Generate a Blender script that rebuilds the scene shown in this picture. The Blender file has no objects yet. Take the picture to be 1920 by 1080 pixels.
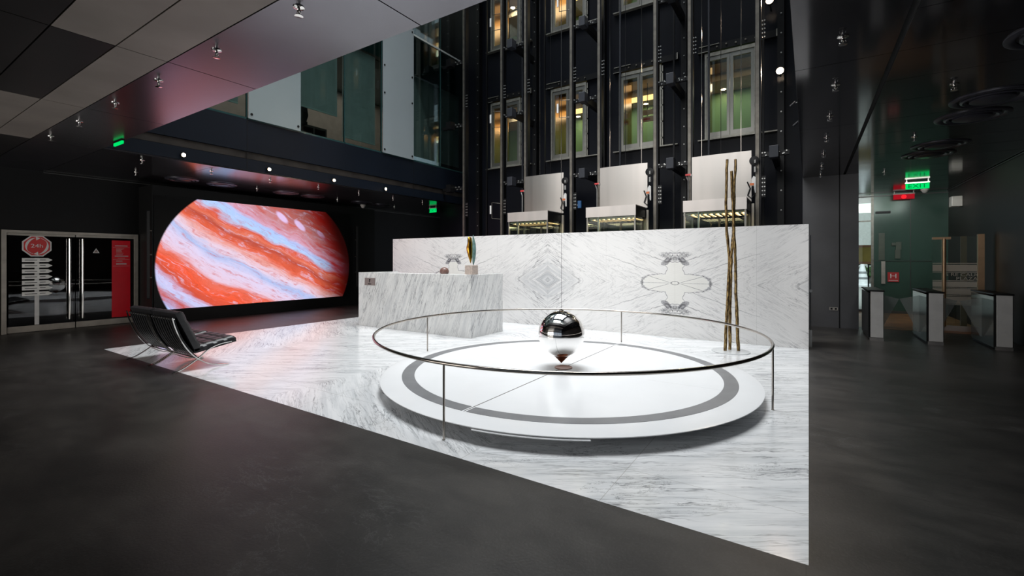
import bpy, bmesh, math, random
from mathutils import Vector, Matrix
random.seed(7)
SC = bpy.context.scene
COL = SC.collection
PI = math.pi

# ------------------------------------------------------------------ camera, world, main lights
H = 1.55
cam_d = bpy.data.cameras.new('camera')
cam = bpy.data.objects.new('camera', cam_d); COL.objects.link(cam)
cam.location = (0, 0, H)
cam.rotation_euler = (PI/2, 0, math.radians(33.1))
cam_d.sensor_width = 36.0
cam_d.lens = 16.0
cam_d.shift_y = -52/1920
cam_d.clip_start = 0.05
SC.camera = cam
SC.view_settings.view_transform = 'Standard'
SC.view_settings.look = 'None'
SC.view_settings.exposure = 0.0
SC.view_settings.gamma = 1.0

w = bpy.data.worlds.new('world'); SC.world = w; w.use_nodes = True
bg = w.node_tree.nodes['Background']
bg.inputs[0].default_value = (0.62, 0.72, 0.85, 1); bg.inputs[1].default_value = 0.42

def area(name, loc, target, sx, sy, power, col=(1, 1, 1), spread=180):
    l = bpy.data.lights.new(name, 'AREA'); l.shape = 'RECTANGLE'; l.size = sx; l.size_y = sy
    l.energy = power; l.color = col; l.spread = math.radians(spread)
    o = bpy.data.objects.new(name, l); COL.objects.link(o); o.location = loc
    d = Vector(target) - Vector(loc)
    o.rotation_euler = d.to_track_quat('-Z', 'Y').to_euler()
    return o
def spot(name, loc, target, power, ang, col=(1, .97, .93), r=.08, blend=.5):
    l = bpy.data.lights.new(name, 'SPOT'); l.energy = power; l.spot_size = math.radians(ang); l.spot_blend = blend
    l.color = col; l.shadow_soft_size = r
    o = bpy.data.objects.new(name, l); COL.objects.link(o); o.location = loc
    o.rotation_euler = (Vector(target) - Vector(loc)).to_track_quat('-Z', 'Y').to_euler()
    return o
# daylight through the atrium skylight
area('skylight_daylight', (-5.2, 7.4, 13.6), (-5.2, 7.2, 0), 8.0, 7.0, 800, (.96, .985, 1.0), 95)
area('front_fill', (-5.2, 3.0, 6.0), (-5.2, 9.6, 1.8), 9.6, 2.8, 98, (1.0, .97, .95), 75)  # fill added at the atrium front to brighten marble and car panels

area('street_front_daylight', (-9.5, -5.8, 1.7), (-10.5, 2.5, 1.0), 8.5, 2.8, 320, (1.0, .95, .88))
# ------------------------------------------------------------------ materials
def rgb(r, g, b):
    f = lambda c: ((c/255)/12.92 if c/255 <= .04045 else (((c/255)+.055)/1.055)**2.4)
    return (f(r), f(g), f(b), 1)
class NT:
    def __init__(s, name):
        s.m = bpy.data.materials.new(name); s.m.use_nodes = True
        s.t = s.m.node_tree; s.t.nodes.clear()
        s.out = s.t.nodes.new('ShaderNodeOutputMaterial')
    def n(s, kind, **kw):
        x = s.t.nodes.new(kind)
        for k, v in kw.items(): setattr(x, k, v)
        return x
    def put(s, sock, v):
        if v is None: return
        if isinstance(v, bpy.types.NodeSocket): s.t.links.new(v, sock)
        else: sock.default_value = v
    def M(s, op, a, b=None, c=None, clamp=False):
        x = s.n('ShaderNodeMath', operation=op); x.use_clamp = clamp
        s.put(x.inputs[0], a)
        if b is not None: s.put(x.inputs[1], b)
        if c is not None: s.put(x.inputs[2], c)
        return x.outputs[0]
    def xyz(s, coord='Object'):
        tc = s.n('ShaderNodeTexCoord'); sp = s.n('ShaderNodeSeparateXYZ')
        s.t.links.new(tc.outputs[coord], sp.inputs[0]); return sp.outputs[0], sp.outputs[1], sp.outputs[2]
    def vec(s, a, b, c=0.0):
        x = s.n('ShaderNodeCombineXYZ'); s.put(x.inputs[0], a); s.put(x.inputs[1], b); s.put(x.inputs[2], c); return x.outputs[0]
    def noise(s, v, scale=1.0, detail=4.0, rough=.5, dist=0.0):
        x = s.n('ShaderNodeTexNoise'); s.put(x.inputs['Vector'], v)
        x.inputs['Scale'].default_value = scale; x.inputs['Detail'].default_value = detail
        x.inputs['Roughness'].default_value = rough; x.inputs['Distortion'].default_value = dist
        return x.outputs[0]
    def ss(s, v, lo, hi, a=0.0, b=1.0):   # smooth map range
        x = s.n('ShaderNodeMapRange', interpolation_type='SMOOTHSTEP')
        s.put(x.inputs[0], v); x.inputs[1].default_value = lo; x.inputs[2].default_value = hi
        x.inputs[3].default_value = a; x.inputs[4].default_value = b; return x.outputs[0]
    def ramp(s, v, stops):
        x = s.n('ShaderNodeValToRGB'); s.put(x.inputs[0], v); r = x.color_ramp
        while len(r.elements) > 1: r.elements.remove(r.elements[-1])
        r.elements[0].position = stops[0][0]; r.elements[0].color = stops[0][1]
        for p, c in stops[1:]:
            e = r.elements.new(p); e.color = c
        return x.outputs[0]
    def mix(s, f, a, b, kind='MIX'):
        x = s.n('ShaderNodeMix', data_type='RGBA', blend_type=kind)
        s.put(x.inputs[0], f); s.put(x.inputs[6], a); s.put(x.inputs[7], b); return x.outputs[2]
    def bsdf(s, col, rough=.5, metal=0.0, spec=.5, bump=None, bstr=.2, aniso=None, emit=None, estr=0):
        b = s.n('ShaderNodeBsdfPrincipled'); s.put(b.inputs['Base Color'], col)
        s.put(b.inputs['Roughness'], rough); s.put(b.inputs['Metallic'], metal); s.put(b.inputs['Specular IOR Level'], spec)
        if aniso is not None: b.inputs['Anisotropic'].default_value = aniso
        if emit is not None: s.put(b.inputs['Emission Color'], emit); s.put(b.inputs['Emission Strength'], estr)
        if bump is not None:
            bp = s.n('ShaderNodeBump'); s.put(bp.inputs['Height'], bump); bp.inputs['Strength'].default_value = bstr
            bp.inputs['Distance'].default_value = .01
            s.t.links.new(bp.outputs[0], b.inputs['Normal'])
        s.t.links.new(b.outputs[0], s.out.inputs[0]); return b
MATS = {}
def plain(name, c, rough=.5, metal=0.0, spec=.5, var=.06, scale=6, emit=None, estr=0):
    if name in MATS: return MATS[name]
    s = NT(name)
    x, y, z = s.xyz()
    nz = s.noise(s.vec(x, y, z), scale, 4)
    dark = tuple(v*(1-var) for v in c[:3])+(1,); lite = tuple(min(1, v*(1+var)) for v in c[:3])+(1,)
    col = s.mix(s.ss(nz, .3, .7), dark, lite)
    s.bsdf(col, rough, metal, spec, emit=emit, estr=estr)
    MATS[name] = s.m; return s.m
def emitter(name, c, strength):
    if name in MATS: return MATS[name]
    s = NT(name); e = s.n('ShaderNodeEmission'); e.inputs[0].default_value = c; e.inputs[1].default_value = strength
    s.t.links.new(e.outputs[0], s.out.inputs[0]); MATS[name] = s.m; return s.m
def glass(name, tint=(.9, .95, .93, 1), gloss=.12, rough=.02, fres=True):
    if name in MATS: return MATS[name]
    s = NT(name); t = s.n('ShaderNodeBsdfTransparent'); t.inputs[0].default_value = tint
    g = s.n('ShaderNodeBsdfGlossy'); g.inputs[0].default_value = (1, 1, 1, 1); g.inputs[1].default_value = rough
    mx = s.n('ShaderNodeMixShader')
    lw = s.n('ShaderNodeLayerWeight'); lw.inputs[0].default_value = .25
    f = s.M('ADD', s.M('MULTIPLY', lw.outputs['Fresnel'], .8), gloss*.3, clamp=True)
    s.t.links.new(f, mx.inputs[0]); s.t.links.new(t.outputs[0], mx.inputs[1]); s.t.links.new(g.outputs[0], mx.inputs[2])
    s.t.links.new(mx.outputs[0], s.out.inputs[0]); MATS[name] = s.m; return s.m
def frosted(name, c, alpha=.5):
    s = NT(name); t = s.n('ShaderNodeBsdfTransparent'); t.inputs[0].default_value = (.9, .95, .95, 1)
    b = s.bsdf(c, .25, 0, .5); mx = s.n('ShaderNodeMixShader'); mx.inputs[0].default_value = alpha
    s.t.links.new(t.outputs[0], mx.inputs[1]); s.t.links.new(b.outputs[0], mx.inputs[2])
    s.t.links.new(mx.outputs[0], s.out.inputs[0]); MATS[name] = s.m; return s.m

def inv_abs_ridge(s, nz, width):           # 1 on the mid-level contour of a noise, 0 away from it
    return s.ss(s.M('ABSOLUTE', s.M('SUBTRACT', nz, .5)), 0.0, width, 1.0, 0.0)

def marble_veins(s, u, v, seed, dens=1.0, sharp=1.0):
    """streaky grey veins running along u, crossing in v; returns 0..1"""
    wob = s.M('MULTIPLY', s.M('SUBTRACT', s.noise(s.vec(u, v, seed), .9, 3), .5), .22)
    vv = s.M('ADD', v, wob)
    uu = s.M('ADD', u, wob)
    a = inv_abs_ridge(s, s.noise(s.vec(s.M('MULTIPLY', uu, .75), s.M('MULTIPLY', vv, 8.0), seed+3), 1.0, 5, .55), .016*sharp)
    b = inv_abs_ridge(s, s.noise(s.vec(s.M('MULTIPLY', uu, 1.1), s.M('MULTIPLY', vv, 19.0), seed+9), 1.0, 5, .6), .03*sharp)
    c = inv_abs_ridge(s, s.noise(s.vec(s.M('MULTIPLY', uu, 1.9), s.M('MULTIPLY', vv, 5.0), seed+15), 1.3, 7, .68, .2), .010*sharp)
    m1 = s.ss(s.noise(s.vec(u, s.M('MULTIPLY', v, 3.0), seed+5), .9, 3), .40, .60)
    m2 = s.ss(s.noise(s.vec(u, s.M('MULTIPLY', v, 3.0), seed+7), 1.7, 4), .38, .62)
    m3 = s.ss(s.noise(s.vec(u, s.M('MULTIPLY', v, 2.0), seed+11), 1.3, 3), .47, .62)
    r = s.M('ADD', s.M('MULTIPLY', s.M('MULTIPLY', a, m1), .50*dens), s.M('MULTIPLY', s.M('MULTIPLY', b, m2), .34*dens))
    r = s.M('ADD', r, s.M('MULTIPLY', s.M('MULTIPLY', c, m3), .60*dens), clamp=True)
    return r
def seam(s, coord, pos0, pitch, w=.0025):
    d = s.M('PINGPONG', s.M('SUBTRACT', coord, pos0), pitch/2)
    return s.ss(d, w*.5, w*1.2, 1.0, 0.0)

def mat_floor_marble():
    s = NT('marble_floor'); x, y, z = s.xyz()
    p = s.M('PINGPONG', s.M('ADD', x, 2.25), 2.9)
    v = s.M('SUBTRACT', s.M('MULTIPLY', y, .84), s.M('MULTIPLY', p, .55))
    u = s.M('ADD', s.M('MULTIPLY', p, .84), s.M('MULTIPLY', y, .55))
    r = marble_veins(s, u, v, 2.0, 1.35, 1.0)
    cloud = s.ss(s.noise(s.vec(s.M('MULTIPLY', u, .9), s.M('MULTIPLY', v, 11), 1), 1.3, 6, .65), .38, .68)
    col = s.mix(s.M('MULTIPLY', cloud, .62), (.82, .83, .84, 1), (.56, .585, .605, 1))
    col = s.mix(r, col, (.14, .15, .16, 1))
    sm = s.M('ADD', seam(s, x, -1.13, 1.147, .003), seam(s, y, 5.34, 2.04, .0025), clamp=True)
    col = s.mix(s.M('MULTIPLY', sm, .55), col, (.30, .29, .27, 1))
    s.bsdf(col, .16, 0, .5); return s.m
def mat_wall_marble():
    s = NT('marble_wall'); x, y, z = s.xyz()
    X = s.M('ADD', x, 2.25)
    p = s.M('PINGPONG', X, 2.9)                  # 0 at the rosettes, mirrored at each seam
    # fold: rosette (0) -> diamond centre (2.9) -> rosette
    q = s.M('ABSOLUTE', s.M('SUBTRACT', z, 1.09))
    # vein field slope: lines climb from the rosette towards its sides, fall again around the diamond
    v = s.M('SUBTRACT', s.M('MULTIPLY', q, .86), s.M('MULTIPLY', p, .42))
    u = s.M('ADD', s.M('MULTIPLY', p, .86), s.M('MULTIPLY', q, .42))
    # near the diamond: lines run the other way so that they close into rhombs
    v2 = s.M('ADD', s.M('MULTIPLY', q, .80), s.M('MULTIPLY', s.M('SUBTRACT', 2.9, p), .50))
    u2 = s.M('SUBTRACT', s.M('MULTIPLY', s.M('SUBTRACT', 2.9, p), .86), s.M('MULTIPLY', q, .5))
    r1 = marble_veins(s, u, v, 21.0, 1.35, .8)
    r2 = marble_veins(s, u2, v2, 33.0, 1.35, .9)
    near_d = s.ss(p, 1.25, 2.0)
    mm = s.n('ShaderNodeMix'); s.put(mm.inputs[0], near_d); s.put(mm.inputs[2], r1); s.put(mm.inputs[3], r2); r = mm.outputs[0]
    dc = s.M('MULTIPLY', s.ss(s.M('ADD', s.M('MULTIPLY', s.M('SUBTRACT', 2.9, p), .75), q), .1, .85, 1, 0),
             s.ss(s.noise(s.vec(s.M('MULTIPLY', u2, 1.0), s.M('MULTIPLY', v2, 14), 3), 1, 4), .25, .65))
    col = s.mix(dc, (.80, .79, .785, 1), (.52, .53, .55, 1))
    col = s.mix(s.M('MULTIPLY', r, .95), col, (.12, .12, .14, 1))
    # two long straight veins leaving each rosette
    wb = s.M('MULTIPLY', s.M('SUBTRACT', s.noise(s.vec(p, q, 4), 5, 3), .5), .05)
    l1 = s.ss(s.M('ABSOLUTE', s.M('ADD', s.M('SUBTRACT', q, s.M('MULTIPLY_ADD', p, .34, .07)), wb)), .0005, .007, 1, 0)
    l1 = s.M('MULTIPLY', l1, s.ss(p, .24, .3)); l1 = s.M('MULTIPLY', l1, s.ss(p, 1.1, 1.9, 1, 0))
    col = s.mix(s.M('MULTIPLY', l1, .75), col, (.15, .15, .17, 1))
    # rosette outline
    n1 = s.M('MULTIPLY', s.M('SUBTRACT', s.noise(s.vec(p, q, 7), 14, 4, .6), .5), .13)
    n2 = s.M('MULTIPLY', s.M('SUBTRACT', s.noise(s.vec(p, q, 17), 9, 4, .6), .5), .12)
    el = s.M('SUBTRACT', s.M('POWER', s.M('ADD', s.M('POWER', s.M('DIVIDE', p, .655), 3.0), s.M('POWER', s.M('DIVIDE', q, .19), 3.0)), .333), 1.0)
    el = s.M('MULTIPLY', el, .2)
    waist = s.M('ADD', .145, s.M('MULTIPLY', s.M('ABSOLUTE', s.M('SUBTRACT', q, .29)), .45))
    colm = s.M('MAXIMUM', s.M('SUBTRACT', p, waist), s.M('SUBTRACT', q, .43))
    d = s.M('ADD', s.M('MINIMUM', el, colm), s.M('MULTIPLY', n1, .55))
    line = s.ss(s.M('ABSOLUTE', s.M('ADD', d, s.M('MULTIPLY', n2, .12))), .001, .011, 1, 0)
    inside = s.ss(d, -.03, .01, 1, 0)
    col = s.mix(s.M('MULTIPLY', inside, .85), col, (.79, .78, .745, 1))
    # inner star lines
    st = s.ss(s.M('ABSOLUTE', s.M('ADD', s.M('MULTIPLY', n1, .12), s.M('SUBTRACT', q, s.M('MULTIPLY_ADD', p, .30, -.02)))), .0005, .008, 1, 0)
    st = s.M('MULTIPLY', st, s.M('MULTIPLY', inside, s.ss(p, .09, .13)))
    st2 = s.M('MULTIPLY', s.ss(q, .001, .012, 1, 0), s.M('MULTIPLY', s.ss(p, .12, .16), s.ss(p, .5, .85, 1, 0)))
    ring = s.ss(s.M('ABSOLUTE', s.M('SUBTRACT', s.M('SQRT', s.M('ADD', s.M('POWER', s.M('MULTIPLY', p, .42), 2.0), s.M('POWER', q, 2.0))), s.M('ADD', .032, s.M('MULTIPLY', n1, .35)))), .0005, .007, 1, 0)
    # dark brecciated patches above and below
    px = s.M('DIVIDE', s.M('SUBTRACT', p, .165), .11); pq = s.M('DIVIDE', s.M('SUBTRACT', s.M('SUBTRACT', q, .44), s.M('MULTIPLY', s.M('SUBTRACT', p, .155), -.5)), .07)
    blob = s.M('SUBTRACT', 1.0, s.M('SQRT', s.M('ADD', s.M('POWER', px, 2.0), s.M('POWER', pq, 2.0))))
    blob = s.M('MULTIPLY', s.ss(s.M('ADD', blob, s.M('MULTIPLY', n1, 7)), -.0, .12), .85)
    cx = s.M('DIVIDE', p, .36); cq = s.M('DIVIDE', s.M('SUBTRACT', s.M('SUBTRACT', q, .53), s.M('MULTIPLY', p, .15)), .10)
    cap = s.ss(s.M('SUBTRACT', 1.0, s.M('SQRT', s.M('ADD', s.M('POWER', cx, 2.0), s.M('POWER', cq, 2.0)))), 0.0, .3)
    br = inv_abs_ridge(s, s.noise(s.vec(p, s.M('MULTIPLY', q, 1.8), 40), 12, 5, .7, .8), .10)
    cap = s.M('MULTIPLY', cap, br)
    wing = s.ss(s.M('ABSOLUTE', s.M('ADD', s.M('SUBTRACT', q, s.M('MULTIPLY_ADD', p, .36, .37)), s.M('MULTIPLY', n1, .4))), .001, .011, 1, 0)
    wing = s.M('MULTIPLY', s.M('MULTIPLY', wing, s.ss(p, .2, .25)), s.ss(p, .35, .75, 1, 0))
    tot = s.M('ADD', s.M('MULTIPLY', line, .85), s.M('MULTIPLY', st, .95), clamp=True)
    for t_, k_ in ((st2, .45), (ring, .8), (blob, 1.0), (cap, 1.0), (wing, .85)):
        tot = s.M('ADD', tot, s.M('MULTIPLY', t_, k_), clamp=True)
    tex = s.mix(s.ss(s.noise(s.vec(p, q, 8), 22, 3), .35, .6), (.06, .06, .07, 1), (.30, .30, .32, 1))
    col = s.mix(tot, col, tex)
    sm = seam(s, x, -2.25, 1.45, .003)
    col = s.mix(s.M('MULTIPLY', sm, .35), col, (.35, .34, .33, 1))
    s.bsdf(col, .22, 0, .5); return s.m
def mat_desk_marble():
    s = NT('marble_desk'); x, y, z = s.xyz()
    h = s.M('ADD', s.M('ADD', x, y), s.M('MULTIPLY', s.M('GREATER_THAN', y, -.546), 3.7))
    u = s.M('ADD', s.M('MULTIPLY', h, .36), s.M('MULTIPLY', z, .93))
    v = s.M('SUBTRACT', s.M('MULTIPLY', h, .93), s.M('MULTIPLY', z, .36))
    r = marble_veins(s, u, v, 50.0, 1.35, 1.0)
    r2 = marble_veins(s, s.M('MULTIPLY', u, 2.0), s.M('MULTIPLY', v, 2.0), 63.0, .5, 1.2)
    cloud = s.ss(s.noise(s.vec(s.M('MULTIPLY', u, 1.2), s.M('MULTIPLY', v, 7), 1), 1.5, 5), .4, .7)
    col = s.mix(s.M('MULTIPLY', cloud, .65), (.82, .82, .81, 1), (.58, .59, .60, 1))
    col = s.mix(s.M('ADD', r, r2, clamp=True), col, (.20, .20, .22, 1))
    s.bsdf(col, .2, 0, .5); return s.m
def mat_dark_floor():
    s = NT('dark_stone_floor'); x, y, z = s.xyz()
    n1 = s.noise(s.vec(x, s.M('MULTIPLY', y, 1.6), 0), .9, 5, .6)
    n2 = s.noise(s.vec(x, y, 0), 60, 3)
    col = s.mix(s.ss(n1, .3, .7), (.022, .021, .020, 1), (.050, .046, .042, 1))
    col = s.mix(s.M('MULTIPLY', s.ss(n2, .45, .7), .3), col, (.07, .067, .063, 1))
    scuff = s.M('MULTIPLY', inv_abs_ridge(s, s.noise(s.vec(s.M('MULTIPLY', x, 1.4), s.M('MULTIPLY', y, 3), 5), 1.3, 7, .7, .6), .012), s.ss(s.noise(s.vec(x, y, 9), .7, 2), .5, .65))
    col = s.mix(s.M('MULTIPLY', scuff, .6), col, (.12, .12, .12, 1))
    n3 = s.noise(s.vec(s.M('MULTIPLY', x, 2.0), s.M('MULTIPLY', y, 3.5), 3), 1.6, 6, .65)
    col = s.mix(s.ss(n3, .35, .68, .0, .45), col, (.018, .017, .017, 1))
    sm = s.M('ADD', seam(s, x, -.01, 3.44, .004), seam(s, y, 1.62, 1.147*2, .004), clamp=True)
    col = s.mix(s.M('MULTIPLY', sm, .5), col, (.016, .015, .014, 1))
    s.bsdf(col, s.ss(n1, .2, .8, .34, .46), 0, .38, bump=n2, bstr=.12); return s.m
def mat_brushed(name, c, rough=.3, vert=True, wav=0.0):
    s = NT(name); x, y, z = s.xyz()
    nz = s.noise(s.vec(s.M('MULTIPLY', x, 9 if vert else 1.5), s.M('MULTIPLY', y, 9 if vert else 1.5), s.M('MULTIPLY', z, .06 if vert else 12)), 1.0, 2)
    col = s.mix(nz, tuple(v*.96 for v in c[:3])+(1,), c)
    bd = s.noise(s.vec(s.M('MULTIPLY', x, 3.2), s.M('MULTIPLY', y, 3.2), s.M('MULTIPLY', z, .15)), 1.0, 1)
    col = s.mix(s.ss(bd, .3, .7, .0, .28 if vert else 0), col, (c[0]*.55, c[1]*.6, c[2]*.62, 1))
    s.bsdf(col, s.ss(nz, .2, .8, rough*.93, rough*1.07), 1.0, .5); MATS[name] = s.m; return s.m
def mat_screen():
    s = NT('planet_display'); x, y, z = s.xyz()
    yy = s.M('ADD', y, 7.3); zz = s.M('ADD', z, 1.35)
    lin = s.M('MULTIPLY_ADD', yy, .5, zz)
    warp = s.M('MULTIPLY', s.M('SUBTRACT', s.noise(s.vec(yy, zz, 0), .9, 2), .5), .5)
    along = s.M('SUBTRACT', s.M('MULTIPLY', yy, .89), s.M('MULTIPLY', zz, .45))
    st = s.M('SUBTRACT', s.noise(s.vec(s.M('MULTIPLY', along, .55), s.M('MULTIPLY', lin, 3.2), 3), 1.4, 6, .6, .25), .5)
    bend = s.M('MULTIPLY', s.M('POWER', s.M('MAXIMUM', s.M('SUBTRACT', 5.9, yy), 0.0), 2.0), -.22)
    bend2 = s.M('MULTIPLY', s.M('POWER', s.M('MAXIMUM', s.M('SUBTRACT', yy, 8.6), 0.0), 2.0), -.12)
    v = s.M('ADD', s.M('ADD', s.M('ADD', lin, warp), s.M('ADD', bend, bend2)), s.M('MULTIPLY', st, .45))
    f = s.M('DIVIDE', s.M('SUBTRACT', v, 2.4), 6.0)
    P = lambda t: (t-2.4)/6.0
    R = rgb
    col = s.ramp(f, [(P(2.5), R(170, 190, 240)), (P(2.75), R(190, 90, 90)), (P(2.95), R(190, 195, 235)), (P(3.15), R(200, 195, 235)),
        (P(3.3), R(200, 80, 60)), (P(3.65), R(240, 90, 55)), (P(3.9), R(225, 110, 90)), (P(4.05), R(225, 195, 215)), (P(4.45), R(215, 205, 235)),
        (P(4.68), R(165, 185, 230)), (P(4.85), R(225, 205, 225)), (P(5.05), R(230, 165, 160)), (P(5.25), R(225, 100, 70)), (P(5.45), R(180, 75, 60)), (P(5.62), R(225, 120, 95)),
        (P(5.75), R(215, 90, 65)), (P(5.88), R(175, 205, 245)), (P(6.08), R(170, 195, 245)), (P(6.2), R(210, 160, 185)), (P(6.6), R(195, 130, 135)), (P(7.0), R(170, 95, 90)), (P(7.6), R(135, 40, 35)), (P(8.2), R(60, 10, 10))])
    fine = s.noise(s.vec(s.M('MULTIPLY', along, 1.2), s.M('MULTIPLY', v, 9), 3), 1.6, 5, .7)
    col = s.mix(s.ss(fine, .5, .68, 0, .6), col, R(200, 75, 50))
    col = s.mix(s.ss(fine, .32, .48, .55, 0), col, R(215, 205, 235))
    f3 = s.noise(s.vec(s.M('MULTIPLY', along, 1.6), s.M('MULTIPLY', v, 22), 8), 1.6, 4, .7)
    col = s.mix(s.ss(f3, .52, .7, 0, .22), col, R(120, 30, 30))
    for (oy, oz, sc) in ((7.70, 2.84, 1.0), (8.27, 2.63, 1.0), (9.0, 2.38, .8)):   # the three pale ovals
        a = s.M('SUBTRACT', yy, oy); b = s.M('SUBTRACT', zz, oz)
        uu = s.M('SUBTRACT', s.M('MULTIPLY', a, .75), s.M('MULTIPLY', b, .66)); vv = s.M('ADD', s.M('MULTIPLY', a, .66), s.M('MULTIPLY', b, .75))
        dd = s.M('SQRT', s.M('ADD', s.M('POWER', s.M('DIVIDE', uu, .26*sc), 2.0), s.M('POWER', s.M('DIVIDE', vv, .10*sc), 2.0)))
        col = s.mix(s.ss(dd, .6, 1.1, 1, 0), col, R(220, 190, 230))
    a = s.M('DIVIDE', s.M('SUBTRACT', yy, 7.3), 2.8); b = s.M('DIVIDE', s.M('SUBTRACT', zz, 1.35), 2.42)
    rr = s.M('SQRT', s.M('ADD', s.M('POWER', a, 2.0), s.M('POWER', b, 2.0)))
    disc = s.ss(rr, .985, 1.0, 1, 0)
    night = s.M('ADD', s.M('MULTIPLY', s.M('MAXIMUM', a, 0.0), 1.0), s.M('MULTIPLY', s.M('MAXIMUM', b, 0.0), .35))
    shade = s.ss(night, .42, 1.02, 1.0, .03)
    redshift = s.mix(s.ss(s.M('ADD', night, s.M('MULTIPLY', st, .8)), .62, .92, 0, .9), col, R(190, 25, 15))
    stren = s.M('MULTIPLY', disc, s.M('MULTIPLY', shade, 1.15))
    e = s.n('ShaderNodeEmission'); s.put(e.inputs[0], redshift); s.put(e.inputs[1], stren)
    b2 = s.bsdf((.004, .004, .004, 1), .35, 0, .3); ad = s.n('ShaderNodeAddShader')
    s.t.links.new(e.outputs[0], ad.inputs[0]); s.t.links.new(b2.outputs[0], ad.inputs[1]); s.t.links.new(ad.outputs[0], s.out.inputs[0])
    return s.m

M_floor = mat_dark_floor(); M_mfloor = mat_floor_marble(); M_mwall = mat_wall_marble(); M_mdesk = mat_desk_marble(); M_screen = mat_screen()
M_black = plain('black_wall_panel', (.006, .006, .006, 1), .5, 0, .3)
M_gloss = plain('black_lacquer_ceiling', (.05, .05, .056, 1), .10, .75, .5, .04, 2)
M_soff = plain('soffit_metal', (.185, .18, .20, 1), .24, .95, .5, .05, 1.5)
M_brightp = plain('panel_bright_reflection', (.25, .22, .195, 1), .55, .3, .5, .12, 1.2)  # brighter reflections put into the panel colour
M_dimp = plain('panel_dim_reflection', (.022, .021, .021, 1), .35, .3, .5, .2, 1.2)  # same panels where they reflect darkness, put into the colour
M_navy = plain('navy_shaft_panel', (.005, .006, .010, 1), .42, .0, .15, .12, .8)
M_fascia = plain('fascia_panel', (.005, .008, .014, 1), .4, .0, .25, .1, .8)
M_strip = plain('brown_channel', (.035, .030, .027, 1), .5, .4, .4, .3, 3)
M_grayw = plain('grey_metal_wall', (.125, .125, .133, 1), .5, .4, .5, .12, 1.2)
M_brown = plain('brown_black_wall', (.014, .010, .008, 1), .5, 0, .4, .2, .6)
M_rail = plain('galvanised_rail', (.17, .155, .135, 1), .45, .8, .5, .15, 8)
M_blk = plain('black_steel', (.008, .008, .009, 1), .4, .4, .4)
M_blue = plain('slate_bracket', (.030, .033, .042, 1), .5, .2, .4)
M_bolt = plain('zinc_bolt', (.42, .42, .41, 1), .35, .8, .5)
M_sill = plain('pale_sill_metal', (.30, .29, .255, 1), .45, .6, .5, .15, 10)
M_frame = mat_brushed('door_frame_steel', (.30, .29, .265, 1), .4)
M_steel = mat_brushed('brushed_steel', (.49, .455, .43, 1), .34)
M_steelh = mat_brushed('car_header_steel', (.66, .61, .58, 1), .5)
M_steeld = plain('door_steel', (.62, .57, .50, 1), .3, .6, .5, .1, 5)
M_chrome = plain('chrome', (.78, .76, .73, 1), .08, 1, .5, .02)
M_mirror = plain('polished_bob', (.92, .90, .88, 1), .03, 1, .5, .01)
M_railc = plain('handrail_steel', (.42, .385, .35, 1), .16, 1, .5, .04)
M_white = plain('white_composite', (.86, .875, .89, 1), .22, 0, .5, .015, 2)
M_grey = plain('grey_ring', (.22, .225, .235, 1), .35, .1, .5, .08, 4)
M_copper = plain('copper', (.24, .09, .05, 1), .3, .9, .5)
M_leather = plain('black_leather', (.016, .016, .018, 1), .38, 0, .5, .2, 20)
M_gold = plain('polished_gold_bronze', (.75, .38, .05, 1), .18, 1, .5, .1, 14)
M_verd = plain('verdigris', (.13, .24, .23, 1), .55, .2, .5, .25, 22)
M_stone = plain('pink_stone', (.52, .43, .38, 1), .6, 0, .5, .15, 30)
M_egg = plain('brown_egg_stone', (.16, .085, .07, 1), .35, 0, .5, .3, 30)
M_red = plain('red_film', (.80, .008, .022, 1), .4, 0, .5, .03)
M_signred = plain('sign_red', (.62, .05, .05, 1), .4)
M_signw = plain('sign_white', (.88, .88, .86, 1), .4)
M_signg = plain('sign_grey', (.72, .72, .71, 1), .4)
M_dark = plain('dark_interior', (.004, .004, .0045, 1), .5, 0, .3)
M_plast = plain('white_plastic', (.62, .58, .53, 1), .4)
M_blind = plain('grey_blind', (.44, .46, .46, 1), .6, 0, .4, .06, 3)
M_blindtrim = plain('blind_rail', (.55, .6, .58, 1), .4, .3)
M_teal = plain('teal_spandrel', (.02, .055, .055, 1), .2, .1, .5)
M_office = plain('office_wall', (.55, .42, .38, 1), .7)
M_offd = plain('office_furniture', (.10, .09, .08, 1), .6)
M_green = plain('lobby_green_wall', (.15, .28, .13, 1), .5, 0, .4, .08, 1)
M_soffit = plain('lobby_soffit', (.34, .30, .24, 1), .7)
M_bronze = mat_brushed('bronze_reveal', (.46, .28, .15, 1), .2, vert=False)
M_wood = plain('warm_timber_floor', (.30, .15, .07, 1), .35, 0, .5, .3, 3)
M_gdk = plain('green_backpainted_glass', (.06, .115, .09, 1), .2, .1, .5, .1, 1)
M_goldt = plain('gold_anodised', (.62, .42, .26, 1), .3, .9, .5)
M_lite = emitter('warm_lamp', (1, .72, .42, 1), 40)
M_lite2 = emitter('bright_warm_lamp', (1, .78, .55, 1), 160)
M_strip_l = emitter('cab_ceiling_light', (1, .62, .28, 1), 5)
M_cove = emitter('lobby_cove_light', (1, .6, .22, 1), 2.2)
M_exitg = emitter('exit_green', (.0, .62, .12, 1), 1.3)
M_exitd = emitter('exit_green_dark', (.0, .22, .05, 1), .8)
M_exitr = emitter('exit_red', (.95, .02, .03, 1), 1.1)
M_exitr2 = emitter('exit_red_dark', (.45, .01, .02, 1), .8)
M_gl = glass('clear_glass', (.86, .93, .90, 1))
M_glg = glass('green_glass', (.72, .82, .80, 1), .08)
M_gldoor = glass('door_glass', (.35, .37, .40, 1), .2)
M_gll = glass('landing_glass', (.93, .97, .93, 1), .08)
M_frost = frosted('frosted_panel', (.29, .33, .345, 1), .86)
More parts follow.
